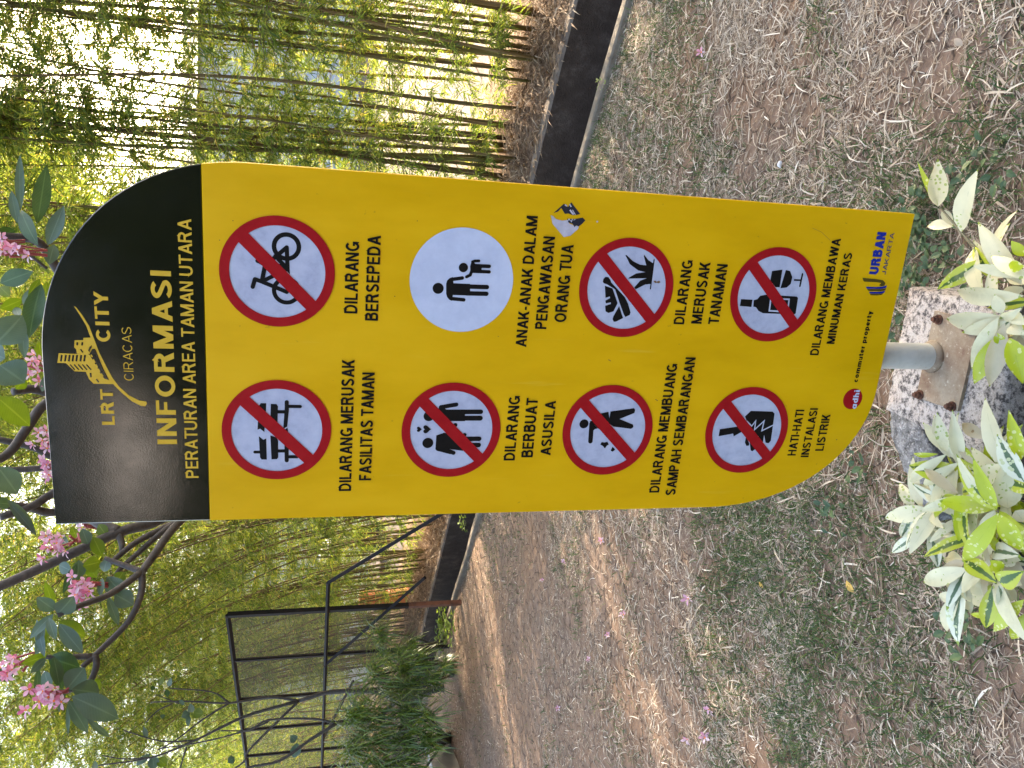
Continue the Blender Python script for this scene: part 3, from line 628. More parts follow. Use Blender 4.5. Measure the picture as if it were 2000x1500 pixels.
d.poly([cG(p) for p in [(1473, 465), (1500, 468), (1600, 478), (1655, 488), (1677, 512), (1668, 535), (1642, 540), (1622, 532), (1640, 512), (1600, 504), (1490, 500), (1480, 490)]], 0)
for k, (m_, P) in enumerate([(1, [(1502, 545), (1590, 548), (1645, 545), (1690, 533), (1682, 556), (1640, 564), (1512, 563)]), (0, [(1512, 565), (1640, 566), (1682, 558), (1676, 576), (1630, 584), (1528, 582)]),
        (1, [(1532, 590), (1630, 590), (1674, 580), (1664, 600), (1625, 606), (1538, 606)]), (0, [(1540, 608), (1625, 608), (1660, 602), (1640, 618), (1600, 622), (1545, 620)])]): d.poly([cG(p) for p in P], m_)
d.build('emblem', [M['olive'], M['blue']], sign)
# torn sticker and its shreds
d = Decal(.0006)
d.poly([cE(p) for p in [(78, 200), (100, 210), (130, 240), (190, 255), (235, 248), (262, 285), (300, 300), (352, 310), (345, 335), (270, 400), (205, 415), (150, 350), (95, 285)]], 0)
d.poly([cE(p) for p in [(105, 180), (150, 140), (205, 90), (225, 100), (245, 122), (262, 100), (277, 75), (320, 130), (365, 190), (330, 198), (290, 200), (250, 185), (215, 188), (180, 130), (150, 165)]], 1)
d.poly([cE(p) for p in [(235, 235), (300, 240), (390, 225), (415, 252), (385, 285), (350, 310), (325, 300), (310, 320), (290, 285), (250, 272)]], 1)
for a, b, wz in [((265, 150), (300, 195), 16), ((290, 150), (318, 198), 8), ((238, 265), (256, 236), 9), ((256, 236), (270, 258), 7), ((276, 270), (290, 236), 8), ((215, 100), (236, 112), 12), ((262, 95), (277, 120), 12), ((300, 250), (318, 240), 6)]:
    d.ribbon([cE(a), cE(b)], wz / 5 * .0011, 0)
d.poly([cE(p) for p in [(522, 260), (535, 254), (541, 266), (528, 274)]], 0)
d.build('torn_sticker', [M['sticker'], M['stickerdark']], sign)
# scratches and dirt flecks on the face
def scuff(f):
    d = Decal(.0004); f(d); d.build('scuff_mark', M['splat'], sign)
scuff(lambda d: d.ribbon([cG((1030, 25)), cG((1110, 60)), cG((1190, 135))], .0006))
for q in [(1855, 893), (275, 155), (145, 345)]: scuff(lambda d: d.disc(cA(q), .0010, 0, 8))
for q in [(275, 157), (55, 895), (1065, 1285)]: scuff(lambda d: d.disc(cC(q), .0010, 0, 8))
for q in [(640, 112), (1100, 500)]: scuff(lambda d: d.ribbon([cF(q), cF((q[0] + 25, q[1] + 14))], .0014))
scuff(lambda d: d.disc(cH((1245, 812)), .0015, 0, 8))
# pole, welded base plate, bolts
mb = MB(); PR = .0335
top = S3(.062, .2, -.075); PT = Vector((POLE.x, POLE.y, 1.9))
tube(mb, [(POLE.x, POLE.y, PZ + .001), (POLE.x, POLE.y, PZ + .02), (POLE.x, POLE.y, 1.9)], PR, 28)
mb.build('pole', M['pole'], sign, smooth=True)
mb = MB(); tube(mb, [(POLE.x, POLE.y, PZ - .002), (POLE.x, POLE.y, PZ + .006), (POLE.x, POLE.y, PZ + .016)], [.043, .040, PR + .001], 24); mb.build('weld_collar', M['plate'], sign, smooth=True)
mb = MB()
pc = [G(1825, 607, PZ), G(1912, 630, PZ), G(1870, 803, PZ), G(1789, 776, PZ)]
prism(mb, [(p.x, p.y) for p in pc], PZ - .01, PZ); plate = mb.build('base_plate', M['plate'], sign)
for q in [(1830, 624), (1891, 644), (1793, 771), (1856, 794)]:
    c = G(*q, PZ + .006); mb = MB()
    for z_, h_, r_, k_ in ((.0001, .0034, .013, 16), (.0036, .010, .0098, 6), (.0137, .007, .0058, 10)): tube(mb, [(c.x, c.y, PZ + z_), (c.x, c.y, PZ + z_ + h_)], r_, k_)
    mb.build('bolt', M['bolt'], plate)

# concrete block under the sign (rough, chipped edges)
def rough_block(name, poly, z0, z1, mt, amp, label, cat, seed, step=.012):
    r = random.Random(seed); P = []
    n = len(poly)
    for i in range(n):
        a, b = Vector(poly[i]), Vector(poly[(i + 1) % n]); k = max(2, int((b - a).length / step))
        P += [a + (b - a) * (j / k) for j in range(k)]
    c = sum(P, Vector((0, 0))) / len(P); m_ = len(P); rings = [(z0, 1.04, 1), (z0 + (z1 - z0) * .5, 1.02, 1), (z1 - .018, 1.0, 1), (z1 - .006, .985, 1), (z1, .96, .6), (z1 + .001, .75, .5), (z1 + .002, .5, .5), (z1 + .001, .25, .4)]
    mb = MB(); v = []; f = []
    ph = [r.uniform(0, 6.28) for _ in range(6)]
    for (z, k, am) in rings:
        for i, p in enumerate(P):
            an = i / m_ * 6.283; w_ = sum(math.sin(an * (3 + 5 * j) + ph[j] + z * 20 * j) for j in range(6)) / 6 * amp * am
            q = c + (p - c) * k; q += (p - c).normalized() * w_
            v.append((q.x, q.y, z + r.uniform(-1, 1) * amp * .25 * am))
    for j in range(len(rings) - 1): f += [(j * m_ + i, j * m_ + (i + 1) % m_, (j + 1) * m_ + (i + 1) % m_, (j + 1) * m_ + i) for i in range(m_)]
    v.append((c.x, c.y, z1)); f += [((len(rings) - 1) * m_ + i, (len(rings) - 1) * m_ + (i + 1) % m_, len(v) - 1) for i in range(m_)]
    mb.add(v, f); o = mb.build(name, mt, origin=(c.x, c.y, 0), smooth=True); return tag(o, label, cat)
BZ = PZ - .0115
bc = [G(1774, 560, BZ), G(1990, 598, BZ), G(1940, 910, BZ), G(1727, 800, BZ)]
rough_block('concrete_block', [(p.x, p.y) for p in bc], -.05, BZ, M['block'], .006, 'weathered pale concrete block with lichen under the bolted sign plate', 'concrete block', 3)
rc = [G(1745, 790, .06), G(1800, 815, .06), G(1870, 960, .06), G(1830, 1010, .06), G(1790, 960, .06), G(1748, 850, .06)]
rough_block('concrete_rubble', [(p.x, p.y) for p in rc], -.03, .075, M['rubble'], .014, 'broken dark grey lump of concrete between the sign footing and the potted plant', 'rubble', 5)

# ------------------------------------------------------------------ grass, straw, litter (uncountable)
BARE = [(1500, 270, .22), (1570, 190, .22), (1840, 150, .16), (1460, 330, .15), (1050, 1150, .5), (1080, 1330, .8), (1130, 1440, .9), (1200, 1250, .45), (1240, 1090, .25), (1180, 1120, .35), (1300, 1430, .35), (1660, 1400, .10), (1965, 1300, .12), (1985, 1400, .1), (1360, 1400, .18), (1250, 1350, .3)]
BARE = [(G(a, b).x, G(a, b).y, r) for a, b, r in BARE]
GREEN = [(1230, 200, .6), (1180, 330, .5), (1290, 60, .4), (1600, 1150, .45), (1700, 1250, .4), (1480, 1040, .4), (1780, 430, .35), (1850, 330, .3), (1900, 200, .2), (1560, 1440, .2), (1000, 1060, .6), (950, 1040, .5), (1850, 1180, .3)]
GREEN = [(G(a, b).x, G(a, b).y, r) for a, b, r in GREEN]
def fld(L, x, y):
    v = np.zeros_like(x)
    for (a, b, r) in L: v = np.maximum(v, np.exp(-((x - a) ** 2 + (y - b) ** 2) / (r * r)))
    return v
def vnoise(x, y, sc_, seed):
    rr = np.random.default_rng(seed); T = rr.random((64, 64)); X = x * sc_; Y = y * sc_
    i, j = np.floor(X).astype(int), np.floor(Y).astype(int); f, g = X - i, Y - j; f = f * f * (3 - 2 * f); g = g * g * (3 - 2 * g)
    q = lambda a, b: T[a % 64, b % 64]
    return q(i, j) * (1 - f) * (1 - g) + q(i + 1, j) * f * (1 - g) + q(i, j + 1) * (1 - f) * g + q(i + 1, j + 1) * f * g
def scatter(n, y0, y1):
    y = np.sqrt(R.uniform(y0 ** 2, y1 ** 2, n)); x = R.uniform(-1, 1, n) * (y * .56 + 1.25)
    k = (x * ND.x + y * ND.y) < W_NEAR - .01
    return x[k], y[k]
def blades(x, y, L, wd, rise, curl, name, mt, z0=None):
    """one ribbon of three segments per blade; rise = angle above the ground"""
    n = len(x); az = R.uniform(0, 2 * np.pi, n); dx, dy = np.cos(az), np.sin(az); px, py = -dy, dx
    z = hgt(x, y) + (.001 if z0 is None else z0); V = np.empty((n, 8, 3)); r0 = rise
    cxx, cyy, czz = x.copy(), y.copy(), z.copy(); side = R.normal(0, .25, n)
    prof = [.55, 1.0, .8, .08]
    for k in range(4):
        if k:
            st = L / 3; a = np.clip(r0 - curl * (k - 1), -1.4, 1.5)
            cxx = cxx + st * np.cos(a) * (dx + px * side * k); cyy = cyy + st * np.cos(a) * (dy + py * side * k); czz = czz + st * np.sin(a)
            czz = np.maximum(czz, hgt(cxx, cyy) + .002)
        wv = wd * prof[k] / 2; tw = R.uniform(-.5, .5, n)
        for s_, j in ((-1, 0), (1, 1)):
            V[:, 2 * k + j, 0] = cxx + s_ * px * wv; V[:, 2 * k + j, 1] = cyy + s_ * py * wv; V[:, 2 * k + j, 2] = czz + s_ * wv * tw
    b = (np.arange(n) * 8)[:, None]; F = np.concatenate([b + np.array([[2 * k, 2 * k + 1, 2 * k + 3, 2 * k + 2]]) for k in range(3)], 0)
    return tag(mesh_np(name, V.reshape(-1, 3), F, mt), kind='stuff')
XY = [scatter(105000, .8, 3.4), scatter(85000, 3.4, 5.8), scatter(36000, 5.8, 10.5)]
x = np.concatenate([a[0] for a in XY]); y = np.concatenate([a[1] for a in XY])
bare = fld(BARE, x, y); gr = fld(GREEN, x, y); n1 = vnoise(x + 40, y + 40, 3.2, 1); n2 = vnoise(x + 40, y + 40, 9, 2)
pg = np.clip(.13 + .75 * gr + .85 * (n1 - .5) + .6 * (n2 - .5), .0, 1) * (1 - .93 * bare)
k = R.random(len(x)) < pg
xx, yy = x[k], y[k]; n_ = len(xx)
blades(xx, yy, R.uniform(.018, .060, n_), R.uniform(.0016, .0036, n_) * (1 + .12 * yy), R.uniform(.15, 1.25, n_), R.uniform(.0, .6, n_), 'green_grass', M['green'])
XY = [scatter(185000, .8, 3.4), scatter(145000, 3.4, 5.8), scatter(60000, 5.8, 10.5)]
x = np.concatenate([a[0] for a in XY]); y = np.concatenate([a[1] for a in XY])
bare = fld(BARE, x, y); n1 = vnoise(x + 20, y + 60, 2.6, 5); n2 = vnoise(x + 20, y + 60, 8, 6)
pd = np.clip(.49 + .8 * (n1 - .5) + .7 * (n2 - .5), .03, 1) * (1 - .52 * bare)
k = R.random(len(x)) < pd; xx, yy = x[k], y[k]; n_ = len(xx)
blades(xx, yy, R.gamma(2.2, .0095, n_) + .010, R.uniform(.0012, .0036, n_) * (1 + .10 * yy), R.uniform(-.05, .45, n_), R.uniform(-.1, .35, n_), 'dry_grass', M['dry'])
XY = [scatter(36000, .8, 4.6), scatter(6500, 4.6, 8)]
x = np.concatenate([a[0] for a in XY]); y = np.concatenate([a[1] for a in XY])
k = R.random(len(x)) < (.55 - .35 * fld(BARE, x, y)) * (.45 + .55 * (x > -.3)); xx, yy = x[k], y[k]; n_ = len(xx)
blades(xx, yy, R.uniform(.035, .11, n_), R.uniform(.003, .0072, n_), R.uniform(-.02, .30, n_), R.uniform(.0, .22, n_), 'fallen_bamboo_leaves', M['dry'], .006)
# litter on the bank around the canes
ns = 52000; s = R.uniform(-3, 18, ns); wv = R.normal(5.58, .34, ns); k = (wv > W_FAR + .02) & (wv < 6.9); s, wv = s[k], wv[k]; n_ = len(s)
x = TD.x * s + ND.x * wv; y = TD.y * s + ND.y * wv
zb = FAR_TOP + bank_h(x, y) + np.abs(R.normal(0, .035, n_)) * np.exp(-((wv - 5.65) / .3) ** 2)
az = R.uniform(0, 6.283, n_); L = R.uniform(.05, .20, n_); el = R.uniform(-.15, .5, n_); wd = R.uniform(.0016, .006, n_)
dv = np.stack([np.cos(az) * np.cos(el), np.sin(az) * np.cos(el), np.sin(el)], 1); pv = np.stack([-np.sin(az), np.cos(az), R.uniform(-.6, .6, n_)], 1)
c0 = np.stack([x, y, zb], 1); c1 = c0 + dv * L[:, None] * .5 + np.array([0, 0, .015]); c2 = c0 + dv * L[:, None]; c2[:, 2] -= .01
V = np.stack([c0 - pv * wd[:, None] * .3, c0 + pv * wd[:, None] * .3, c1 - pv * wd[:, None], c1 + pv * wd[:, None], c2 - pv * wd[:, None] * .1, c2 + pv * wd[:, None] * .1], 1)
V[:, :, 2] = np.maximum(V[:, :, 2], .105)
b = (np.arange(n_) * 6)[:, None]; F = np.concatenate([b + np.array([[0, 1, 3, 2]]), b + np.array([[2, 3, 5, 4]])], 0)
tag(mesh_np('bamboo_litter', V.reshape(-1, 3), F, M['litter']), kind='stuff')

# ------------------------------------------------------------------ leaves with a blade shape
def leaf(mb, base, tip, wid, m=0, fold=.25, arch=.08, nrm=None, N_=7, roundness=.8, twist=0, sharp=.85):
    base, tip = Vector(base), Vector(tip); ax = tip - base; L = ax.length; t = ax.normalized()
    if nrm is None: nrm = Vector((0, 0, EYE)) - (base + tip) / 2
    b = t.cross(nrm).normalized(); nn = b.cross(t).normalized()
    if twist: q = Quaternion(t, twist); b = q @ b; nn = q @ nn
    v = []; uv = []
    for i in range(N_ + 1):
        u = i / N_; p = math.sin(math.pi * u ** roundness) ** sharp if 0 < u < 1 else 0.02
        c = base + ax * u + nn * (arch * L * 4 * u * (1 - u)); wv = wid / 2 * max(p, .02)
        for k, sgn in enumerate((-1, 0, 1)):
            v.append(c + b * (sgn * wv) + nn * (fold * wv * abs(sgn))); uv.append((u, .5 + .5 * sgn))
    f = []
    for i in range(N_):
        for k in (0, 1): f.append((3 * i + k, 3 * i + k + 1, 3 * (i + 1) + k + 1, 3 * (i + 1) + k))
    mb.add(v, f, m, uv)

# ------------------------------------------------------------------ variegated potted plants
def potted(name, label, centre, stems, leaves, pot_r, pot_z, fill, seed):
    rr = random.Random(seed)
    root = empty(name, (centre[0], centre[1], 0), label, 'potted plant', 'variegated plants at the front')
    mb = MB(); C = Vector((centre[0], centre[1], 0))
    prof = [(pot_r * .74, .0), (pot_r * .96, pot_z - .02), (pot_r * 1.03, pot_z - .019), (pot_r * 1.03, pot_z), (pot_r * .97, pot_z), (pot_r * .94, pot_z - .035), (.002, pot_z - .036)]
    k = 36; v = [(C.x + r_ * math.cos(6.2832 * i / k), C.y + r_ * math.sin(6.2832 * i / k), z_) for r_, z_ in prof for i in range(k)]
    mb.add(v, [(j * k + i, j * k + (i + 1) % k, (j + 1) * k + (i + 1) % k, (j + 1) * k + i) for j in range(len(prof) - 1) for i in range(k)])
    mb.build('pot', M['pot'], root, smooth=False)
    lf = MB(); st = MB(); MI = {'W': 0, 'G': 1, 'S': 2, 'L': 3, 'B': 4}
    for (b, t, wd, ty, z0, z1) in leaves:
        B, T = G(*b, z0), G(*t, z1); dist = (B - Vector((0, 0, EYE))).length; dd = (B - T).length
        leaf(lf, B, T, 1.10 * wd * dist / FPX, MI[ty], rr.uniform(.25, .65), rr.uniform(.05, .14), Vector((0, 0, EYE)) - B + Vector((rr.uniform(-.5, .5), rr.uniform(-.5, .5), rr.uniform(-.2, .5))), 9, .80, 0, 1.0)
    for (p, z) in stems:
        P = G(*p, z); st_pts = spline([C + Vector((rr.uniform(-.05, .05), rr.uniform(-.05, .05), pot_z - .03)), (C + P) / 2 + Vector((0, 0, pot_z * .5 + .03)), P], 4)
        tube(st, st_pts, [.0030] * (len(st_pts) - 1) + [.002], 6)
        for _ in range(fill):
            t = rr.uniform(.35, .95); c = st_pts[int(t * (len(st_pts) - 1))]; a = rr.uniform(0, 6.28); L = rr.uniform(.07, .13)
            L *= 1.2; T = c + Vector((math.cos(a) * L, math.sin(a) * L, rr.uniform(-.03, .05)))
            leaf(lf, c, T, L * rr.uniform(.22, .34), rr.choice([0, 0, 0, 0, 2, 1, 3, 4]), .25, .08, Vector((0, 0, 1)) + Vector((rr.uniform(-.4, .4), rr.uniform(-.4, .4), 0)), 6, .82)
    st.build('stem', M['stem'], root, smooth=True)
    lf.build('foliage', [M['cream'], M['lime'], M['stripe'], M['limestripe'], M['palepink']], root, smooth=True, uvs=True)
    return root
c8 = lambda x_, y_: (1500 + x_ / 4, 800 + y_ / 4); c7 = lambda x_, y_: (1500 + x_ / 4, 500 + y_ / 4); c6 = lambda x_, y_: (1300 + x_ / 2.857, 975 + y_ / 2.857)
Lq = []
def lv(f, b, t, wd, ty, z0, z1, k=4): Lq.append((f(*b), f(*t), wd / k, ty, z0, z1))
for b, t, wd, ty, z0, z1 in [((1400, 330), (1320, 20), 78, 'W', .33, .36), ((1395, 330), (1210, 100), 80, 'W', .33, .34), ((1500, 385), (1440, 0), 84, 'W', .33, .38), ((1720, 445), (1465, 295), 80, 'B', .32, .34),
        ((1700, 460), (1510, 400), 80, 'W', .31, .32), ((1715, 225), (1515, 110), 80, 'B', .33, .32), ((1400, 345), (1110, 560), 74, 'W', .33, .30), ((1330, 345), (1135, 340), 34, 'G', .33, .33), ((1500, 410), (1215, 590), 72, 'W', .33, .29), ((1490, 655), (1220, 460), 72, 'B', .36, .34),
        ((1500, 680), (1390, 740), 66, 'G', .36, .33), ((1500, 690), (1310, 860), 62, 'G', .37, .33), ((1510, 700), (1490, 1040), 72, 'G', .37, .34), ((1520, 650), (1660, 620), 58, 'L', .37, .38), ((1790, 780), (1600, 370), 84, 'G', .42, .46),
        ((1800, 810), (1520, 1190), 112, 'G', .43, .40), ((1810, 820), (2000, 1110), 112, 'G', .43, .40), ((1870, 770), (1850, 390), 155, 'W', .38, .41), ((2000, 570), (1790, 190), 118, 'S', .42, .44), ((1980, 390), (1880, 0), 84, 'G', .42, .45),
        ((1140, 770), (1030, 570), 74, 'W', .28, .28), ((1130, 790), (915, 850), 60, 'S', .28, .26), ((1135, 800), (1040, 995), 82, 'S', .28, .26), ((1195, 960), (965, 1120), 72, 'S', .27, .24), ((1275, 925), (1330, 1240), 82, 'S', .28, .25),
        ((1280, 930), (1400, 1100), 62, 'W', .28, .26), ((1300, 920), (1600, 1010), 84, 'S', .28, .29), ((1560, 1240), (1215, 1350), 112, 'W', .36, .33), ((1540, 1180), (1750, 1350), 92, 'L', .38, .38), ((1690, 800), (1500, 760), 74, 'W', .35, .33),
        ((1700, 850), (1500, 800), 70, 'W', .34, .32), ((1560, 580), (1740, 500), 64, 'W', .33, .34), ((1720, 970), (1840, 1150), 54, 'G', .38, .36), ((1740, 1210), (1840, 1310), 64, 'G', .40, .40), ((1740, 380), (1640, 500), 70, 'L', .33, .32), ((1740, 440), (1700, 250), 60, 'G', .34, .36),
        ((1930, 790), (2000, 880), 100, 'W', .38, .37), ((1560, 1250), (1400, 1150), 90, 'W', .34, .31), ((1300, 640), (1440, 730), 90, 'W', .27, .27), ((1280, 700), (1230, 860), 70, 'W', .27, .26), ((1900, 1100), (1850, 1230), 90, 'W', .36, .35)]:
    lv(c8, b, t, wd, ty, z0, z1)
for b, t, wd, ty, z0, z1 in [((1640, 520), (1570, 740), 62, 'W', .32, .29), ((1640, 520), (1530, 550), 52, 'W', .32, .30), ((1650, 500), (1745, 590), 50, 'W', .32, .31), ((1640, 520), (1560, 435), 44, 'W', .32, .32), ((1830, 480), (1785, 720), 72, 'L', .40, .36), ((1850, 470), (1665, 340), 74, 'L', .41, .40), ((1860, 460), (2000, 400), 84, 'L', .41, .41),
        ((1860, 480), (1885, 620), 62, 'S', .41, .38), ((2000, 560), (1830, 740), 62, 'G', .40, .37), ((2000, 640), (1930, 780), 52, 'G', .38, .35), ((1860, 650), (1700, 640), 26, 'G', .35, .34), ((1880, 400), (1810, 340), 54, 'G', .42, .44), ((1850, 560), (1700, 560), 66, 'W', .33, .31), ((1960, 560), (1880, 500), 60, 'W', .36, .37), ((1990, 480), (1880, 440), 64, 'W', .38, .38), ((1700, 480), (1830, 530), 60, 'W', .33, .33), ((1720, 560), (1690, 620), 50, 'W', .31, .29)]:
    lv(c6, b, t, wd, ty, z0, z1, 2.857)
pc1 = G(2010, 985, .2)
pA = potted('potted_plant', 'variegated potted plant with a mass of cream and lime leaves left of the sign block', (pc1.x, pc1.y), [((1850, 885), .32), ((1876, 968), .36), ((1950, 1000), .42), ((1785, 995), .27), ((1820, 1030), .28), ((1880, 1110), .36), ((1945, 1140), .40), ((1875, 1155), .32), ((1930, 910), .33), ((1985, 900), .42)], Lq, .135, .22, 9, 3)
Lq = []
for b, t, wd, ty, z0, z1 in [((1830, 470), (1395, 490), 125, 'W', .36, .34), ((2000, 310), (1480, 265), 118, 'W', .36, .34), ((1800, 480), (1590, 880), 100, 'W', .37, .33), ((1800, 620), (1610, 1000), 112, 'G', .36, .33), ((1850, 520), (1730, 1020), 112, 'B', .37, .33), ((1890, 640), (1990, 1000), 122, 'G', .37, .35), ((1830, 450), (1770, 300), 74, 'W', .37, .38),
        ((1830, 480), (1990, 400), 64, 'W', .37, .38), ((2000, 180), (1740, 0), 95, 'W', .38, .38), ((2000, 110), (1730, 170), 64, 'W', .36, .35), ((2000, 80), (1880, 70), 74, 'G', .39, .39), ((1900, 540), (2010, 620), 95, 'W', .36, .36), ((1990, 520), (1940, 780), 90, 'W', .33, .31), ((1780, 600), (1835, 690), 60, 'G', .38, .36), ((2010, 250), (1820, 330), 80, 'W', .33, .32), ((1900, 450), (2020, 540), 80, 'W', .37, .37)]:
    lv(c7, b, t, wd, ty, z0, z1)
Lq += [((1997, 556), (1910, 433), 31, 'W', .34, .36), ((1862, 442), (1811, 442), 17, 'W', .20, .20), ((1840, 410), (1862, 442), 14, 'W', .22, .20), ((1832, 403), (1832, 310), 28, 'W', .22, .26), ((1832, 403), (1791, 314), 9, 'G', .22, .28), ((2000, 500), (1975, 470), 16, 'G', .36, .38)]
pc2 = G(2120, 640, .2)
pB = potted('potted_plant', 'variegated potted plant with few long cream leaves reaching over the steel base plate', (pc2.x, pc2.y), [((1958, 618), .37), ((1997, 556), .34), ((1885, 465), .23), ((1835, 404), .22), ((2010, 520), .36)], Lq, .135, .22, 5, 9)

# weeds and creeper
def clump(mb, c, n, rad, L0, L1, wr, rr, zc=.02, zs=.04, m=0):
    for _ in range(n):
        a = rr.uniform(0, 6.28); r_ = rad * math.sqrt(rr.random()); p = Vector((c.x + r_ * math.cos(a), c.y + r_ * math.sin(a), c.z + zc + rr.uniform(0, zs)))
        a = rr.uniform(0, 6.28); L = rr.uniform(L0, L1)
        leaf(mb, p, p + Vector((math.cos(a) * L, math.sin(a) * L, rr.uniform(-.2, .5) * L)), L * wr, m, .2, .08, Vector((rr.uniform(-.4, .4), rr.uniform(-.4, .4), 1)), 4, .75)
rr = random.Random(4); mb = MB()
for q, n_, r_ in [((1800, 450), 50, .07), ((1830, 500), 60, .09), ((1790, 560), 20, .05), ((1900, 540), 20, .08), ((1765, 640), 18, .04), ((1690, 905), 14, .05), ((1800, 395), 24, .06), ((1900, 380), 30, .1), ((1740, 410), 16, .05), ((1900, 1230), 30, .08), ((1640, 985), 8, .03), ((1960, 330), 20, .08), ((1640, 1020), 10, .05)]:
    clump(mb, G(*q), n_, r_, .015, .038, .62, rr)
tag(mb.build('low_weeds', M['weed'], uvs=True), kind='stuff')
mb = MB()
for q, n_, r_ in [((878, 1205), 60, .15), ((880, 1230), 70, .18), ((872, 1250), 60, .18), ((895, 1225), 50, .2)]: clump(mb, G(*q), n_, r_, .04, .085, .7, rr, .03, .12)
tag(mb.build('creeping_plant', M['creeper'], origin=G(880, 1225), uvs=True), 'bright green creeper spilling over the drain edge near the rusty frame post', 'creeper')
mb = MB()
for q, n_, r_ in [((914, 1020), 40, .10)]: clump(mb, G(*q), n_, r_, .025, .05, .7, rr, .02, .08)
tag(mb.build('creeping_plant', M['creeper'], origin=G(914, 1020), uvs=True), 'small leafy creeper on the drain edge beside the left side of the sign', 'creeper')
mb = MB()
for q, n_, r_ in [((1190, 165), 26, .05)]: clump(mb, G(*q), n_, r_ * .8, .01, .024, .5, rr, .03, .05)
tag(mb.build('seedling', M['creeper'], origin=G(1190, 165), uvs=True), 'small green weed sprouting along the near kerb right of the sign', 'weed')

# ------------------------------------------------------------------ fallen flowers and other small things on the ground
def flower(mb, c, r_, nrm, rr, m=0, close=.25):
    nrm = nrm.normalized(); t = nrm.orthogonal().normalized(); b = nrm.cross(t); a0 = rr.uniform(0, 6.28)
    for k in range(5):
        a = a0 + k * 1.2566 + rr.uniform(-.15, .15); dr = t * math.cos(a) + b * math.sin(a)
        L = r_ * rr.uniform(.85, 1.1)
        leaf(mb, c + dr * r_ * .08, c + dr * L + nrm * (close * L * rr.uniform(.3, 1.5)), r_ * .47, m, .25, .10, nrm + dr * .3, 4, 1.25, .35)
    leaf(mb, c - t * r_ * .16 + nrm * .0012, c + t * r_ * .16 + nrm * .0012, r_ * .3, m + 1, .1, .02, nrm, 3)
FL = [((1378, 103), 'pink flower lying alone in the dry grass right of the sign', 1), ((1180, 1055), 'fallen pink flower close to the left edge of the sign', 1), ((1105, 1095), 'upright lilac flower on the sunlit grass left of the sign', 1), ((1065, 1133), 'deep pink flower farthest back on the sunlit grass', .8),
      ((1225, 1200), 'long pale pink flower on bare soil left of the sign', 1.1), ((1195, 1240), 'dusty violet flower sunk in bare soil', .9), ((1160, 1287), 'small pink flower beside a green tuft on the bare soil', .9), ((1355, 1168), 'pale pink flower with drooping petals in the green grass', 1.2),
      ((1393, 1385), 'pink flower with splayed narrow petals at the edge of bare soil', 1.2), ((1351, 1443), 'deep pink closed flower near the bottom edge of the photo', 1), ((1385, 1440), 'tall lilac flower beside the deep pink closed one', 1.2), ((1095, 1383), 'pale pink petal heap on the far sunlit soil', .9)]
for i, (q, lb, sz) in enumerate(FL):
    rr = random.Random(100 + i); c = G(*q); mb = MB(); c.z = float(hgt(np.array(c.x), np.array(c.y))) + .018
    flower(mb, c, .026 * sz, Vector((rr.uniform(-.6, .6), rr.uniform(-.9, -.2), .8)), rr, 0, .5)
    tag(mb.build('fallen_flower', [M['pink'], M['orange']], origin=c, uvs=True), lb, 'flower', 'fallen pink flowers on the ground')
for q, lb, k in [((1667, 1157), 'yellow fallen leaf left of the potted plant', 1.2), ((1490, 1148), 'small yellow leaf lying in green grass', .8), ((1880, 1135 - 1045), 'dry tan leaf on the bare patch at the upper right of the photo', 1)]:
    c = G(*q, .015); mb = MB(); leaf(mb, c, c + Vector((.028, .02, .008)) * k, .018 * k, 0, .2, .1, Vector((0, -.5, 1)))
    tag(mb.build('fallen_leaf', M['yellowleaf'] if k != 1 else M['dry'], origin=c, uvs=True), lb, 'leaf', 'fallen leaves in the grass')
def pebble(q, r_, lb, mt):
    c = G(*q, .01); rr = random.Random(int(q[0])); mb = MB(); v = []; n1, n2 = 7, 10
    for i in range(n1 + 1):
        for j in range(n2):
            th, ph = math.pi * i / n1, 6.283 * j / n2; k = 1 + .22 * math.sin(3 * ph + i) * math.sin(th)
            v.append(c + Vector((r_ * k * math.sin(th) * math.cos(ph), .8 * r_ * k * math.sin(th) * math.sin(ph), .7 * r_ * math.cos(th))))
    mb.add(v, [(i * n2 + j, i * n2 + (j + 1) % n2, (i + 1) * n2 + (j + 1) % n2, (i + 1) * n2 + j) for i in range(n1) for j in range(n2)])
    tag(mb.build('pebble', mt, origin=c), lb, 'stone', 'stones on the lawn')
pebble((1523, 321), .013, 'pale round stone in the grass just right of the sign', M['stone'])
pebble((1640, 1443), .007, 'tiny brown pebble on a bare patch at lower left', M['plate'])

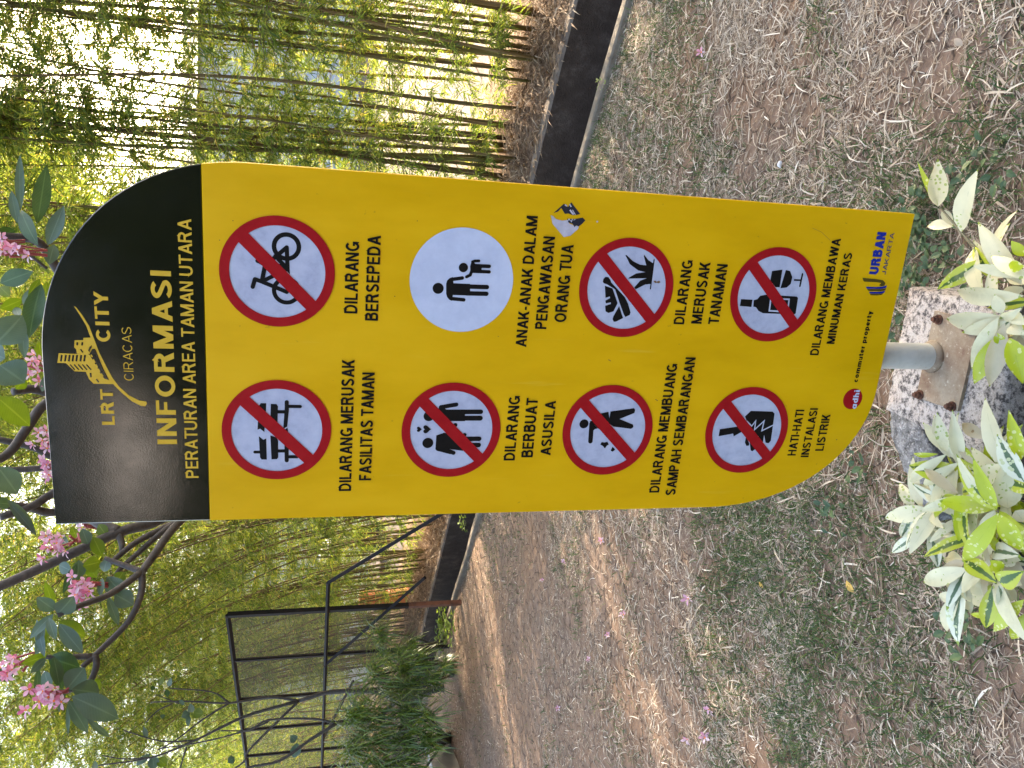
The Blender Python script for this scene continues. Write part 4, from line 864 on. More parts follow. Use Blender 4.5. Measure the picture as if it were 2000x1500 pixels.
# ------------------------------------------------------------------ bamboo
def cane_geo(seed, H, lean, r0, cut=False):
    """-> cane mesh, foliage mesh ; base at the origin, leaning towards +x"""
    rr = random.Random(seed); pts = []; rad = []; nodes = []
    step = .30; n = int(H / step); wob = rr.uniform(0, 6)
    def pos(z):
        u = z / 6.5
        return Vector((lean * (.25 * u + 1.1 * u ** 2.2) + .03 * math.sin(z * 1.4 + wob), .03 * math.sin(z * 1.1 + wob * 2), z * (1 - .05 * abs(lean) * u * u)))
    for i in range(n + 1):
        z = i * step; r_ = r0 * (1 - .82 * z / 6.8)
        if i: pts.append(pos(z - .012)); rad.append(r_); pts.append(pos(z - .002)); rad.append(r_ * 1.22)
        pts.append(pos(z + .008)); rad.append(r_ * 1.02); nodes.append((pos(z), z))
    mb = MB(); tube(mb, pts, rad, 7)
    cane = mb.build('cane', M['cane'], smooth=True).data
    Q = []; tw = MB()
    for (p, z) in nodes:
        if z < .25: continue
        if cut and z > H - .2: break
        dens = ((.45 if lean > 1 else .8) if z < .9 else (.85 if lean > 1 else 1.2) if z < 1.8 else 1.3 if z < 3.6 else 2.0)
        for _ in range(max(0, int(rr.gauss(4.6 * dens, 1.2)))):
            a = rr.uniform(0, 6.283); Lt = rr.uniform(.18, .60) * (1 if z > .8 else .7); el = rr.uniform(.1, 1.0)
            d0 = Vector((math.cos(a) * math.cos(el), math.sin(a) * math.cos(el), math.sin(el))); q = [p.copy()]; dd = d0.copy()
            for k in range(4):
                dd = (dd + Vector((0, 0, -.22))).normalized(); q.append(q[-1] + dd * Lt / 4)
            tube(tw, q, [.0028, .0022, .0018, .0014, .001], 3, cap=False)
            for k in range(1, 5):
                for _ in range(rr.randint(4, 6) if k < 4 else rr.randint(5, 8)):
                    b = q[k] + Vector((rr.uniform(-.02, .02), rr.uniform(-.02, .02), rr.uniform(-.02, .02)))
                    dl = (dd * rr.uniform(.3, 1) + Vector((rr.uniform(-.8, .8), rr.uniform(-.8, .8), rr.uniform(-.75, .35)))).normalized()
                    L = rr.uniform(.05, .12); Q.append((b, dl, L, L * rr.uniform(.08, .13)))
    B = np.array([tuple(q[0]) for q in Q]); D = np.array([tuple(q[1]) for q in Q]); L = np.array([q[2] for q in Q])[:, None]; W = np.array([q[3] for q in Q])[:, None]
    rv = np.random.default_rng(seed).normal(size=B.shape); P = np.cross(D, rv); P /= np.linalg.norm(P, axis=1)[:, None]
    V = np.stack([B, B + D * L * .4 + P * W * .5, B + D * L, B + D * L * .4 - P * W * .5], 1)
    V[:, 2, 2] -= L[:, 0] * .12
    F = np.arange(len(Q) * 4).reshape(-1, 4)
    tv = np.array([tuple(v) for v in tw.v]); tf = np.array(tw.f)
    me_v = np.concatenate([V.reshape(-1, 3), tv]); me_f = np.concatenate([F, tf + len(Q) * 4])
    o = mesh_np('foliage', me_v, me_f, M['bamboo']); o.data.materials.append(M['cane'])
    mi = np.zeros(len(me_f), dtype=np.int32); mi[len(F):] = 1; o.data.polygons.foreach_set('material_index', mi)
    return cane, o.data
def drop_objects():
    for o in [o for o in COL.objects if o.parent is None and o.type == 'MESH' and o.name.split('.')[0] in ('cane', 'foliage')]: bpy.data.objects.remove(o)
STRAIGHT = [cane_geo(s, 6.6, l, r) for s, l, r in ((21, .25, .017), (22, .5, .014), (23, .1, .019), (24, .7, .012))]
LEAN = [cane_geo(s, 6.6, l, r) for s, l, r in ((31, 1.6, .014), (32, 2.3, .013), (33, 1.2, .016), (34, 2.9, .012))]
CUT = [cane_geo(41, 2.45, .15, .017, True), cane_geo(42, .62, .1, .018, True)]
drop_objects()
def bclump(s, wv, n, label, kinds, azs, spread, cuts=(), seed=0):
    rr = random.Random(seed); c = SW(s, wv, FAR_TOP + .02)
    root = empty('bamboo_clump', c, label, 'bamboo', 'bamboo clumps along the drain')
    L = [(rr.choice(kinds), None) for _ in range(n)] + [(CUT[k], 1) for k in cuts]
    for (cm, fm), ct in L:
        o = bpy.data.objects.new('cane', cm); COL.objects.link(o); o.parent = root
        u, v_ = rr.gauss(0, spread), rr.gauss(0, .12); p = TD * u + ND * v_
        o.location = (p.x, p.y, -.03); o.rotation_euler = (rr.uniform(-.03, .03), rr.uniform(-.03, .03), rr.gauss(azs, .9)); k = rr.uniform(.85, 1.1) if not ct else 1; o.scale = (1, 1, k)
        f = bpy.data.objects.new('foliage', fm); COL.objects.link(f); f.parent = o
    return root
CL = [(1.75, 5.78, 7, 'bamboo clump cut off by the top edge of the photo, with a short sawn stump', STRAIGHT, 0, .13, (1,)), (2.62, 5.80, 12, 'bamboo clump with a thick bundle of brown canes beside the sawn stump', STRAIGHT, .3, .15, ()),
      (3.52, 5.72, 14, 'bamboo clump just right of the sign with one black cane cut off short', STRAIGHT, .5, .20, (0,)), (4.45, 5.72, 11, 'bamboo clump whose canes stand right behind the sign panel', STRAIGHT, 2.5, .18, ()),
      (5.35, 5.7, 8, 'bamboo clump hidden behind the middle of the sign with its tops above the header', STRAIGHT + LEAN[:1], 3, .18, ()), (6.25, 5.7, 8, 'bamboo clump behind the left part of the sign near the thick tree limb', STRAIGHT + LEAN[:1], 3, .18, ()),
      (7.15, 5.7, 12, 'bamboo clump seen between the sign edge and the diagonal steel brace', LEAN + STRAIGHT[:1], 3.1, .2, ()), (8.05, 5.68, 12, 'bamboo clump with one long bowed dark cane left of the sign', LEAN, 3.1, .2, ()),
      (9.0, 5.68, 12, 'bamboo clump just right of the rusty frame post', LEAN, 3.1, .22, ()), (10.0, 5.7, 12, 'bamboo clump seen through the first bay of the steel frame', LEAN + STRAIGHT[:1], 3.1, .25, ()),
      (11.1, 5.75, 12, 'bamboo clump seen through the middle bays of the steel frame', LEAN, 3.0, .28, ()), (12.4, 5.8, 12, 'bamboo clump behind the bare branching shrub', LEAN, 3.0, .3, ()), (13.8, 5.9, 12, 'bamboo clump farthest left, behind the end of the steel frame', LEAN, 3.0, .3, ())]
for i, a in enumerate(CL): bclump(*a, seed=200 + i)
# the dense thicket behind them, one mass
def gather(places, seed):
    rr = random.Random(seed); Vc, Fc, n0 = [], [], 0; cache = {}
    def arr(me):
        if me.name not in cache:
            v = np.empty(len(me.vertices) * 3, dtype=np.float32); me.vertices.foreach_get('co', v)
            f = np.array([tuple(p.vertices) for p in me.polygons if len(p.vertices) == 4], dtype=np.int64); cache[me.name] = (v.reshape(-1, 3), f)
        return cache[me.name]
    out = {0: ([], [], 0), 1: ([], [], 0)}
    for (s, wv, kinds, az) in places:
        pr = rr.choice(kinds); a = rr.gauss(az, 1.0); c_, s_n = math.cos(a), math.sin(a); P = SW(s, wv, .06); k = rr.uniform(.8, 1.15)
        for j in (0, 1):
            v, f = arr(pr[j]); w_ = np.stack([v[:, 0] * c_ - v[:, 1] * s_n + P.x, v[:, 0] * s_n + v[:, 1] * c_ + P.y, v[:, 2] * k + P.z], 1)
            A, B, n_ = out[j]; A.append(w_); B.append(f + n_); out[j] = (A, B, n_ + len(w_))
    return out
rr = random.Random(77); PL = []
for _ in range(26): PL.append((rr.uniform(6.3, 11.5), rr.uniform(6.0, 7.2), LEAN + STRAIGHT[:2], 3.0))
for _ in range(190): PL.append((rr.uniform(11.5, 36), rr.uniform(6.0, 9.5), LEAN + STRAIGHT[:2], 3.0))
for _ in range(42): PL.append((rr.uniform(.8, 7.5), rr.uniform(6.1, 9.2), STRAIGHT, 2.5))
for _ in range(30): PL.append((rr.uniform(-5.5, 1.2), rr.uniform(5.5, 7.4), STRAIGHT, 0))
g = gather(PL, 5)
o = mesh_np('bamboo_thicket', np.concatenate(g[1][0] + g[0][0]), np.concatenate(g[1][1] + [f + g[1][2] for f in g[0][1]]), M['bamboo'])
o.data.materials.append(M['cane']); nf1 = sum(len(f) for f in g[1][1]); mi = np.zeros(len(o.data.polygons), dtype=np.int32); mi[nf1:] = 1
o.data.polygons.foreach_set('material_index', mi); tag(o, kind='stuff')

# ------------------------------------------------------------------ frangipani behind the sign
tree = empty('frangipani_tree', (.22, 3.15, 0), 'large frangipani with pink flowers and thick limbs rising behind the sign', 'tree')
c4 = lambda x_, y_: (x_ / 2.857, 975 + y_ / 2.857); cJp = lambda x_, y_: (80 + x_ / 5, 780 + y_ / 5); q6 = lambda x_, y_: (x_ / 2.273, 440 + y_ / 2.273)
mb = MB(); FK = AT(560, 905, 3.05)
pts = spline([(.22, 3.15, -.03), (.21, 3.14, .3), (.16, 3.1, .75), FK], 6); tube(mb, pts, [.062 - .022 * i / (len(pts) - 1) for i in range(len(pts))], 12); mb.build('trunk', M['bark'], tree, smooth=True)
def limb(P, r0, r1, root=tree, seg=9, k=5):
    mb = MB(); p = spline(P, k); tube(mb, p, [r0 + (r1 - r0) * i / (len(p) - 1) for i in range(len(p))], seg); return mb.build('branch', M['bark'], root, smooth=True)
f1 = AT(232, 1040, 2.75)
limb([FK, AT(400, 962, 2.95), AT(306, 1018, 2.82), f1, AT(100, 1100, 2.68), AT(0, 1145, 2.62), AT(-160, 1205, 2.55)], .019, .0135)
limb([f1, AT(195, 1022, 2.8), AT(150, 990, 2.85), AT(110, 930, 2.9)], .020, .014)
limb([f1, AT(238, 1065, 2.72), AT(236, 1085, 2.7)], .012, .006)
limb([FK, AT(420, 985, 2.95), AT(342, 1021, 2.8), AT(268, 1058, 2.7), AT(215, 1100, 2.64)], .014, .008)
limb([FK, AT(430, 980, 2.95), AT(338, 1024, 2.78), AT(270, 1080, 2.68), AT(228, 1120, 2.62), AT(240, 1140, 2.6)], .012, .006)
F2 = AT(277, 1117, 2.55)
limb([FK, AT(420, 965, 2.9), AT(348, 1022, 2.72), AT(300, 1085, 2.6), F2], .015, .011)
limb([F2, AT(215, 1160, 2.48), AT(150, 1185, 2.42), AT(112, 1202, 2.4)], .0105, .007)
limb([F2, AT(275, 1160, 2.52), AT(250, 1215, 2.48), AT(185, 1280, 2.44), AT(160, 1303, 2.42)], .0105, .007)
limb([AT(185, 1280, 2.44), AT(188, 1300, 2.43), AT(172, 1335, 2.42), AT(130, 1350, 2.4)], .010, .007)
limb([AT(180, 1282, 2.44), AT(130, 1283, 2.43), AT(90, 1283, 2.42)], .009, .006)
limb([F2, AT(240, 1103, 2.58), AT(205, 1090, 2.6)], .010, .006)
B0 = AT(180, 760, 3.0)
limb([FK, AT(360, 840, 3.05), B0, AT(120, 770, 2.95), AT(66, 760, 2.9), AT(25, 765, 2.85)], .026, .012)
limb([B0, AT(92, 787, 2.95), AT(53, 836, 2.9), AT(18, 884, 2.85), AT(-30, 910, 2.8)], .018, .013)
limb([B0, AT(130, 890, 2.98), AT(60, 872, 2.95), AT(-40, 850, 2.9)], .014, .010)
limb([AT(180, 900, 3.0), AT(110, 912, 2.98), AT(15, 918, 2.95), AT(-40, 915, 2.9)], .012, .009)
limb([AT(200, 920, 3.02), AT(110, 960, 2.95), AT(60, 990, 2.9), AT(0, 1010, 2.85)], .015, .012)
limb([AT(195, 960, 3.0), AT(110, 1000, 2.95), AT(50, 990, 2.9), AT(-30, 985, 2.85)], .015, .012)
limb([B0, AT(150, 600, 2.95), AT(105, 515, 2.9), AT(70, 470, 2.85), AT(0, 460, 2.8), AT(-40, 440, 2.75)], .018, .011)
limb([AT(92, 525, 2.88), AT(60, 500, 2.86), AT(40, 490, 2.85)], .005, .004)
LV = []
def fl(f, b, t, wd, ty, Y, k): LV.append((AT(*f(*b), Y), AT(*f(*t), Y + rnd.uniform(-.04, .06)), wd / k / FPX * Y * 1.02, ty))
for b, t, wd, ty, Y in [((320, 640), (412, 540), 100, 0, 2.4), ((310, 620), (205, 545), 72, 0, 2.42), ((300, 610), (250, 460), 44, 2, 2.42), ((300, 640), (165, 780), 50, 0, 2.4), ((330, 680), (475, 770), 92, 2, 2.38), ((330, 695), (462, 860), 76, 0, 2.36), ((270, 660), (310, 785), 46, 0, 2.38), ((250, 690), (200, 880), 36, 0, 2.42), ((265, 700), (230, 860), 40, 2, 2.44),
        ((270, 880), (445, 940), 105, 1, 2.42), ((270, 870), (115, 920), 52, 2, 2.42), ((255, 885), (170, 970), 44, 0, 2.4), ((300, 880), (330, 1040), 60, 1, 2.38), ((250, 880), (205, 670), 44, 0, 2.4), ((215, 940), (200, 1100), 30, 1, 2.4), ((250, 960), (280, 1060), 60, 0, 2.44),
        ((370, 1062), (472, 940), 112, 0, 2.38), ((400, 1060), (553, 1085), 112, 0, 2.36), ((400, 1100), (662, 1225), 122, 0, 2.34), ((380, 1120), (490, 1305), 64, 0, 2.36), ((480, 1220), (612, 1328), 32, 0, 2.34), ((370, 1060), (280, 1140), 56, 0, 2.38), ((500, 1140), (625, 1130), 44, 2, 2.4), ((350, 1060), (292, 885), 60, 1, 2.4), ((340, 1080), (330, 1190), 24, 0, 2.38), ((380, 1130), (380, 1320), 20, 0, 2.38), ((500, 1010), (560, 1060), 60, 2, 2.44), ((330, 1080), (300, 1130), 40, 2, 2.42),
        ((560, 350), (462, 372), 84, 2, 2.6), ((540, 440), (470, 350), 60, 2, 2.62), ((600, 430), (690, 530), 98, 0, 2.55), ((640, 530), (745, 590), 98, 0, 2.5), ((600, 540), (662, 705), 44, 0, 2.5), ((570, 440), (560, 545), 34, 0, 2.55), ((430, 360), (350, 525), 44, 1, 2.6), ((440, 340), (430, 455), 66, 0, 2.62), ((400, 400), (330, 365), 62, 0, 2.62), ((490, 250), (460, 165), 64, 0, 2.7), ((520, 210), (570, 320), 66, 2, 2.7), ((600, 330), (580, 405), 54, 0, 2.6), ((690, 405), (655, 455), 62, 2, 2.58), ((690, 560), (740, 600), 40, 2, 2.52), ((360, 200), (365, 260), 30, 0, 2.7), ((400, 150), (430, 220), 40, 2, 2.75), ((550, 140), (600, 210), 60, 2, 2.75),
        ((40, 0), (200, 195), 54, 0, 2.6), ((0, 940), (60, 1010), 70, 1, 2.5), ((-40, 20), (60, 30), 60, 0, 2.6)]: fl(c4, b, t, wd, ty, Y, 2.857)
idp = lambda a_, b_: (a_, b_)
for b, t, wd, ty, Y in [((40, 414), (39, 302), 15, 0, 2.75), ((72, 438), (91, 323), 28, 1, 2.75), ((74, 479), (41, 410), 27, 1, 2.7), ((93, 479), (125, 402), 25, 0, 2.72), ((34, 436), (22, 372), 16, 0, 2.75), ((95, 517), (106, 478), 24, 0, 2.75), ((0, 553), (64, 530), 30, 1, 2.7), ((81, 554), (57, 660), 34, 1, 2.72), ((78, 545), (55, 578), 12, 2, 2.76), ((92, 550), (86, 580), 16, 2, 2.78), ((0, 603), (44, 585), 22, 2, 2.8), ((44, 616), (-10, 672), 54, 0, 2.65), ((44, 634), (48, 700), 17, 0, 2.72), ((0, 713), (48, 748), 56, 0, 2.65), ((-6, 775), (58, 832), 42, 2, 2.66), ((-4, 911), (34, 965), 42, 0, 2.6), ((18, 981), (71, 1047), 13, 0, 2.6),
        ((75, 668), (84, 704), 18, 2, 2.85), ((92, 730), (82, 765), 14, 0, 2.85), ((38, 620), (30, 600), 14, 0, 2.76), ((0, 640), (40, 670), 20, 0, 2.75), ((20, 580), (0, 560), 20, 2, 2.85), ((50, 740), (30, 760), 20, 2, 2.84), ((-10, 460), (30, 450), 22, 1, 2.8), ((10, 700), (-20, 690), 40, 0, 2.7), ((65, 560), (50, 600), 20, 0, 2.8)]: fl(idp, b, t, wd, ty, Y, 1)
mb = MB()
for B, T, wd, ty in LV: leaf(mb, B, T, wd, ty, rnd.uniform(.12, .3), rnd.uniform(.02, .08), Vector((0, 0, EYE)) - B + Vector((rnd.uniform(-1, 1), rnd.uniform(-.5, .5), rnd.uniform(-.8, .8))), 9, .95)
mb.build('foliage', [M['teal'], M['deep'], M['lit']], tree, smooth=True, uvs=True)
for i, (q, rp, n_, Y) in enumerate([((6, 490), 20, 5, 2.7), ((46, 488), 12, 2, 2.68), ((62, 722), 26, 9, 2.85), ((86, 872), 18, 6, 2.85), ((96, 912), 22, 8, 2.85), ((106, 1058), 28, 10, 2.6), ((165, 1150), 28, 12, 2.5), ((20, 1300), 22, 7, 2.4), ((82, 1368), 26, 11, 2.32), ((162, 1030), 6, 1, 2.85), ((2, 470), 12, 3, 2.75)]):
    rr = random.Random(300 + i); mb = MB(); c = AT(*q, Y); s_ = rp * .85 / FPX * Y
    for _ in range(n_):
        p = c + Vector((rr.gauss(0, s_ * .6), rr.gauss(0, s_ * .4), rr.gauss(0, s_ * .6)))
        flower(mb, p, .023, Vector((rr.uniform(-.8, .8), -1, rr.uniform(-.2, .9))), rr, 0, .3)
    for _ in range(4):
        p = c + Vector((rr.gauss(0, s_ * .4), .02, rr.gauss(0, s_ * .5))); e_ = c + Vector((rr.uniform(-.02, .02), .05, -.05)); tube(mb, [e_, (p + e_) / 2, p], [.003, .003, .0045], 5, 2)
    mb.build('flower_cluster', [M['pink'], M['orange'], M['budred']], tree, uvs=True)

# young, nearly bare frangipani at the left
ys = 8.0; yb = G(868, 1342); shrub = empty('young_frangipani', yb, 'young nearly bare frangipani with many forking grey branches and few leaves', 'tree')
def q4(x_, y_, Y=7.6): return AT(*c4(x_, y_), Y)
Yb = yb.y; limb([yb - Vector((0, 0, .03)), AT(845, 1347, Yb - .05), AT(800, 1358, Yb - .15), AT(772, 1370, Yb - .2)], .055, .042, shrub); t0 = AT(772, 1370, Yb - .2)
t1 = q4(1670, 1125, Yb - .3); t2 = q4(1880, 1250, Yb - .5)
for P, a, b in [([t0, AT(735, 1352, Yb - .2), q4(1850, 1075, Yb - .25), t1], .034, .024), ([t1, q4(1500, 1105, Yb - .3), q4(1280, 1137, Yb - .4), q4(1050, 1128, Yb - .4), q4(840, 1132, Yb - .4)], .018, .008), ([t1, q4(1400, 1200, Yb - .4), q4(1240, 1270, Yb - .5), q4(1100, 1340, Yb - .55), q4(850, 1440, Yb - .6), q4(550, 1485, Yb - .6)], .022, .008),
                ([q4(1280, 1137, Yb - .4), q4(1180, 1075, Yb - .4), q4(950, 1055, Yb - .4)], .012, .007), ([q4(1280, 1137, Yb - .4), q4(1130, 1230, Yb - .45), q4(980, 1345, Yb - .5), q4(880, 1400, Yb - .5)], .012, .007), ([t1, q4(1570, 1220, Yb - .4), q4(1390, 1400, Yb - .5), q4(1360, 1465, Yb - .5), q4(1250, 1540, Yb - .5)], .018, .010),
                ([t0, AT(740, 1400, Yb - .4), AT(700, 1412, Yb - .45), t2], .032, .024), ([t2, q4(1720, 1350, Yb - .6), q4(1560, 1460, Yb - .7), q4(1380, 1500, Yb - .7), q4(1250, 1580, Yb - .7)], .022, .012), ([t2, q4(1740, 1225, Yb - .5), q4(1500, 1232, Yb - .55), q4(1390, 1285, Yb - .6), q4(1150, 1350, Yb - .6), q4(900, 1390, Yb - .6)], .016, .007),
                ([q4(1500, 1240, Yb - .55), q4(1380, 1290, Yb - .6), q4(1230, 1290, Yb - .6)], .010, .007), ([q4(960, 1140, Yb - .4), q4(880, 1180, Yb - .4), q4(810, 1250, Yb - .4)], .009, .006), ([q4(1000, 1140, Yb - .4), q4(920, 1110, Yb - .4), q4(860, 1090, Yb - .4)], .008, .005), ([q4(1100, 1345, Yb - .55), q4(900, 1350, Yb - .55), q4(690, 1290, Yb - .55)], .010, .006),
                ([q4(1040, 1385, Yb - .55), q4(1020, 1450, Yb - .55), q4(1000, 1520, Yb - .55)], .011, .007), ([q4(850, 1440, Yb - .6), q4(700, 1450, Yb - .6), q4(570, 1430, Yb - .6)], .009, .006)]: limb(P, a, b, shrub, 7, 4)
mb = MB()
for b, t, wd in [((890, 1040), (915, 980), 24), ((940, 1045), (955, 995), 24), ((930, 1060), (935, 1105), 26), ((1070, 1190), (1060, 1138), 34), ((1060, 1190), (1012, 1215), 42), ((1080, 1190), (1135, 1200), 52), ((1050, 1200), (1050, 1270), 24), ((820, 1330), (800, 1265), 24), ((840, 1420), (758, 1485), 34), ((850, 1430), (862, 1510), 54), ((1650, 1350), (1622, 1318), 44), ((1660, 1360), (1640, 1445), 54), ((530, 1510), (530, 1455), 26), ((855, 1040), (850, 1070), 22), ((910, 1200), (905, 1225), 22), ((825, 1150), (828, 1195), 16), ((880, 1445), (930, 1490), 50), ((1000, 1120), (1030, 1150), 20), ((1310, 1440), (1270, 1470), 40)]:
    leaf(mb, q4(*b, Yb - .5), q4(*t, Yb - .55), wd / 2.857 / FPX * Yb, rnd.choice([0, 0, 1, 2]), .2, .08, None, 6, .95)
mb.build('foliage', [M['teal'], M['deep'], M['lit']], shrub, smooth=True, uvs=True)

# drooping tufted shrubs in front of the frame
def tufts(label, base, cs, seed):
    rr = random.Random(seed); root = empty('tufted_shrub', base, label, 'shrub', 'tufted shrubs by the steel frame'); P = []; st = MB()
    for (q, Y, sz) in cs:
        c = AT(*q, Y); tube(st, spline([base + Vector((rr.uniform(-.1, .1), 0, -.02)), (base + c) / 2 + Vector((rr.uniform(-.08, .08), 0, .03)), c], 3), [.02, .018, .016, .014, .012, .010, .008], 6)
        for _ in range(int(150 * sz)):
            a = rr.uniform(0, 6.28); el = rr.uniform(-.2, 1.35); L = rr.uniform(.22, .42) * sz; d_ = Vector((math.cos(a) * math.cos(el), math.sin(a) * math.cos(el), math.sin(el)))
            p = c + Vector((rr.gauss(0, .05), rr.gauss(0, .05), rr.gauss(0, .05))) * sz; q_ = [p]; dd = d_
            for k in range(4): dd = (dd + Vector((0, 0, -.42))).normalized(); q_.append(q_[-1] + dd * L / 4)
            sd_ = d_.cross(Vector((rr.gauss(0, .3), rr.gauss(0, .3), 1))).normalized() * rr.uniform(.004, .007); P.append((q_, sd_))
    V = []
    for q_, sd_ in P:
        for k in range(5): f_ = (.5, 1, .9, .6, .1)[k]; V += [tuple(q_[k] - sd_ * f_ - base), tuple(q_[k] + sd_ * f_ - base)]
    b = (np.arange(len(P)) * 10)[:, None]; F = np.concatenate([b + np.array([[2 * k, 2 * k + 1, 2 * k + 3, 2 * k + 2]]) for k in range(4)], 0)
    mesh_np('foliage', np.array(V), F, M['tuft'], root); st.build('stem', M['bark'], root, smooth=True)
tufts('small tufted shrub with glossy drooping leaves over the drain, nearest the rusty post', G(866, 1262), [((742, 1240), 9.2, .8), ((800, 1262), 9.1, .7), ((760, 1280), 9.1, .8)], 1)
tufts('tufted shrub with dark needle leaves in front of the young frangipani trunk', G(885, 1310), [((735, 1320), 8.6, 1), ((790, 1300), 8.5, 1), ((825, 1295), 8.4, .8), ((800, 1340), 8.5, 1), ((850, 1330), 8.3, .8), ((765, 1345), 8.6, .9), ((870, 1300), 8.2, .6)], 2)
tufts('wide tufted shrub overhanging the grey planter wall at the left', G(878, 1440), [((690, 1400), 8.4, 1), ((730, 1395), 8.3, 1.1), ((790, 1390), 8.2, 1), ((735, 1450), 8.2, 1.1), ((790, 1445), 8.1, 1), ((835, 1400), 8.0, .9), ((690, 1465), 8.3, 1.1), ((745, 1500), 8.1, 1.1), ((800, 1490), 8.0, 1), ((835, 1450), 8.0, .8), ((720, 1540), 8.1, 1.1), ((790, 1550), 8.0, 1)], 3)

# planter wall at the left
a, b = G(868, 1421), G(896, 1500); d_ = (b - a).normalized(); b = b + d_ * 2.2; nn = Vector((-d_.y, d_.x, 0)); nn = nn if nn.y > 0 else -nn
mb = MB(); prism(mb, [(p.x, p.y) for p in (a, b, b + nn * .12, a + nn * .12)], -.05, .30)
tag(mb.build('planter_wall', M['planterwall'], origin=(a.x, a.y, 0)), 'low smooth grey concrete planter wall at the lower left', 'wall')

# ------------------------------------------------------------------ steel frame with mesh screen
P0 = G(900, 1177); top = AT(445, 1193, P0.y); HT = top.z
q = ray(480, 1470); q = Vector((0, 0, EYE)) + q * ((HT - EYE) / q.z); FD = (Vector((q.x, q.y, 0)) - Vector((P0.x, P0.y, 0))).normalized()
frame = empty('steel_frame', P0, 'tall dark steel frame with mesh screen, diagonal braces and a rusty post foot', 'frame')
def FP(px, py, off=0.0): return VP(px, py, P0 + Vector((FD.y, -FD.x, 0)) * off, FD)
def along(px, py): p = FP(px, py); return (p - P0).dot(FD)
def bar(name, a, b, w_, mt=None):
    mb = MB(); tube(mb, [a, b], w_, 4); return mb.build(name, mt or M['steel'], frame)
bar('post', P0 + Vector((0, 0, .62)), P0 + Vector((0, 0, HT)), .036); bar('post_foot', P0 + Vector((0, 0, -.03)), P0 + Vector((0, 0, .62)), .036, M['rustpost'])
LEN = along(480, 1470); E1 = P0 + FD * (LEN + 1.6)
bar('top_rail', P0 + Vector((0, 0, HT)), E1 + Vector((0, 0, HT)), .03)
for y_ in (1278, 1353, 1412, 1462, 1498): s_ = along(640, y_); p = P0 + FD * s_; bar('upright', p + Vector((0, 0, -.03)), p + Vector((0, 0, HT)), .026)
ro = -.05
bar('middle_rail', FP(641, 1138, ro), FP(628, 1520, ro), .022); bar('brace', FP(641, 1138, ro), FP(868, 1000, ro), .026); bar('brace', FP(634, 1300, ro), FP(830, 1128, ro), .024)
bar('brace', FP(690, 1330, -ro), FP(630, 1445, -ro), .02)
mb = MB(); mb.add([P0 + FD * .02 + Vector((0, 0, .45)), E1 + Vector((0, 0, .45)), E1 + Vector((0, 0, HT - .03)), P0 + FD * .02 + Vector((0, 0, HT - .03))], [(0, 1, 2, 3)]); mb.build('mesh_panel', M['screen'], frame)

# ------------------------------------------------------------------ beyond the bamboo
def far_house(name, label, c, size, h, wall, nwin):
    root = empty(name, (c[0], c[1], .08), label, 'building'); mb = MB(); x0, y0 = c; sx, sy = size
    box(mb, (x0 - sx / 2, y0, .05), (x0 + sx / 2, y0 + sy, h)); mb.build('wall', wall, root)
    mb = MB(); v = [(x0 - sx / 2 - .4, y0 - .5, h), (x0 + sx / 2 + .4, y0 - .5, h), (x0 + sx / 2 + .4, y0 + sy + .5, h), (x0 - sx / 2 - .4, y0 + sy + .5, h), (x0 - sx / 2 - .4, y0 + sy / 2, h + 1.1), (x0 + sx / 2 + .4, y0 + sy / 2, h + 1.1)]
    mb.add([(p[0], p[1], p[2] + .003) for p in v], [(0, 1, 5, 4), (2, 3, 4, 5), (0, 4, 3), (1, 2, 5), (0, 3, 2, 1)]); mb.build('roof', M['roof'], root)
    for i in range(nwin):
        wx = x0 - sx / 2 + (i + .5) * sx / nwin; mb = MB(); box(mb, (wx - .6, y0 - .05, 1.1), (wx + .6, y0 - .004, 2.4)); f_ = mb.build('window', M['carwhite'], root)
        mb = MB(); box(mb, (wx - .52, y0 - .058, 1.18), (wx + .52, y0 - .052, 2.32)); mb.build('pane', M['pane'], f_)
an = -2.30; far_house('house', 'pale sunlit house behind the photographer, mirrored in the black sign header', (math.cos(an) * 19, math.sin(an) * 19 - 3), (9, 5), 6.3, concrete('house_wall_paint', (.50, .51, .58), (.55, .56, .64), (.60, .61, .68), .8, .1), 0)
far_house('far_building', 'long low blue grey building seen through the bamboo right of the sign', (13.5, 34), (15, 6), 6.4, M['bluewall'], 2)
far_house('far_building', 'smaller grey blue building seen through the bamboo left of the sign', (-9, 31), (13, 6), 5.0, M['bluewall'], 3)
cc = AT(652, 1168, 19); cc.z = .08; car = empty('parked_car', cc, 'white parked car half hidden by bamboo behind the frame post', 'car')
mb = MB(); prof = [(-2.0, .35), (-2.05, .75), (-1.6, .95), (-.9, 1.45), (.9, 1.48), (1.5, .98), (2.05, .85), (2.1, .35)]
v = [(cc.x + a_, cc.y + s_, cc.z + b_) for s_ in (0, 1.6) for a_, b_ in prof]; n_ = len(prof)
mb.add(v, [tuple(range(n_)), tuple(range(2 * n_ - 1, n_ - 1, -1))] + [((i + 1) % n_, i, n_ + i, n_ + (i + 1) % n_) for i in range(n_)]); mb.build('body', M['carwhite'], car)
mb = MB(); mb.add([(cc.x + a_, cc.y - .004, cc.z + b_) for a_, b_ in ((-1.25, 1.0), (1.2, 1.0), (.8, 1.38), (-.85, 1.36))], [(0, 1, 2, 3)]); mb.build('window', M['pane'], car)
for a_ in (-1.3, 1.35):
    mb = MB(); tube(mb, [(cc.x + a_, cc.y - .03, cc.z + .33), (cc.x + a_, cc.y + .2, cc.z + .33)], .33, 20); mb.build('wheel', M['tyre'], car)
cb = AT(712, 1172, 13); cb.z = .08; mb = MB()
k = 20; pr = [(.16, 0), (.17, .03), (.155, .4), (.165, .42), (.155, .44), (.15, .86), (.13, .9), (.001, .9)]
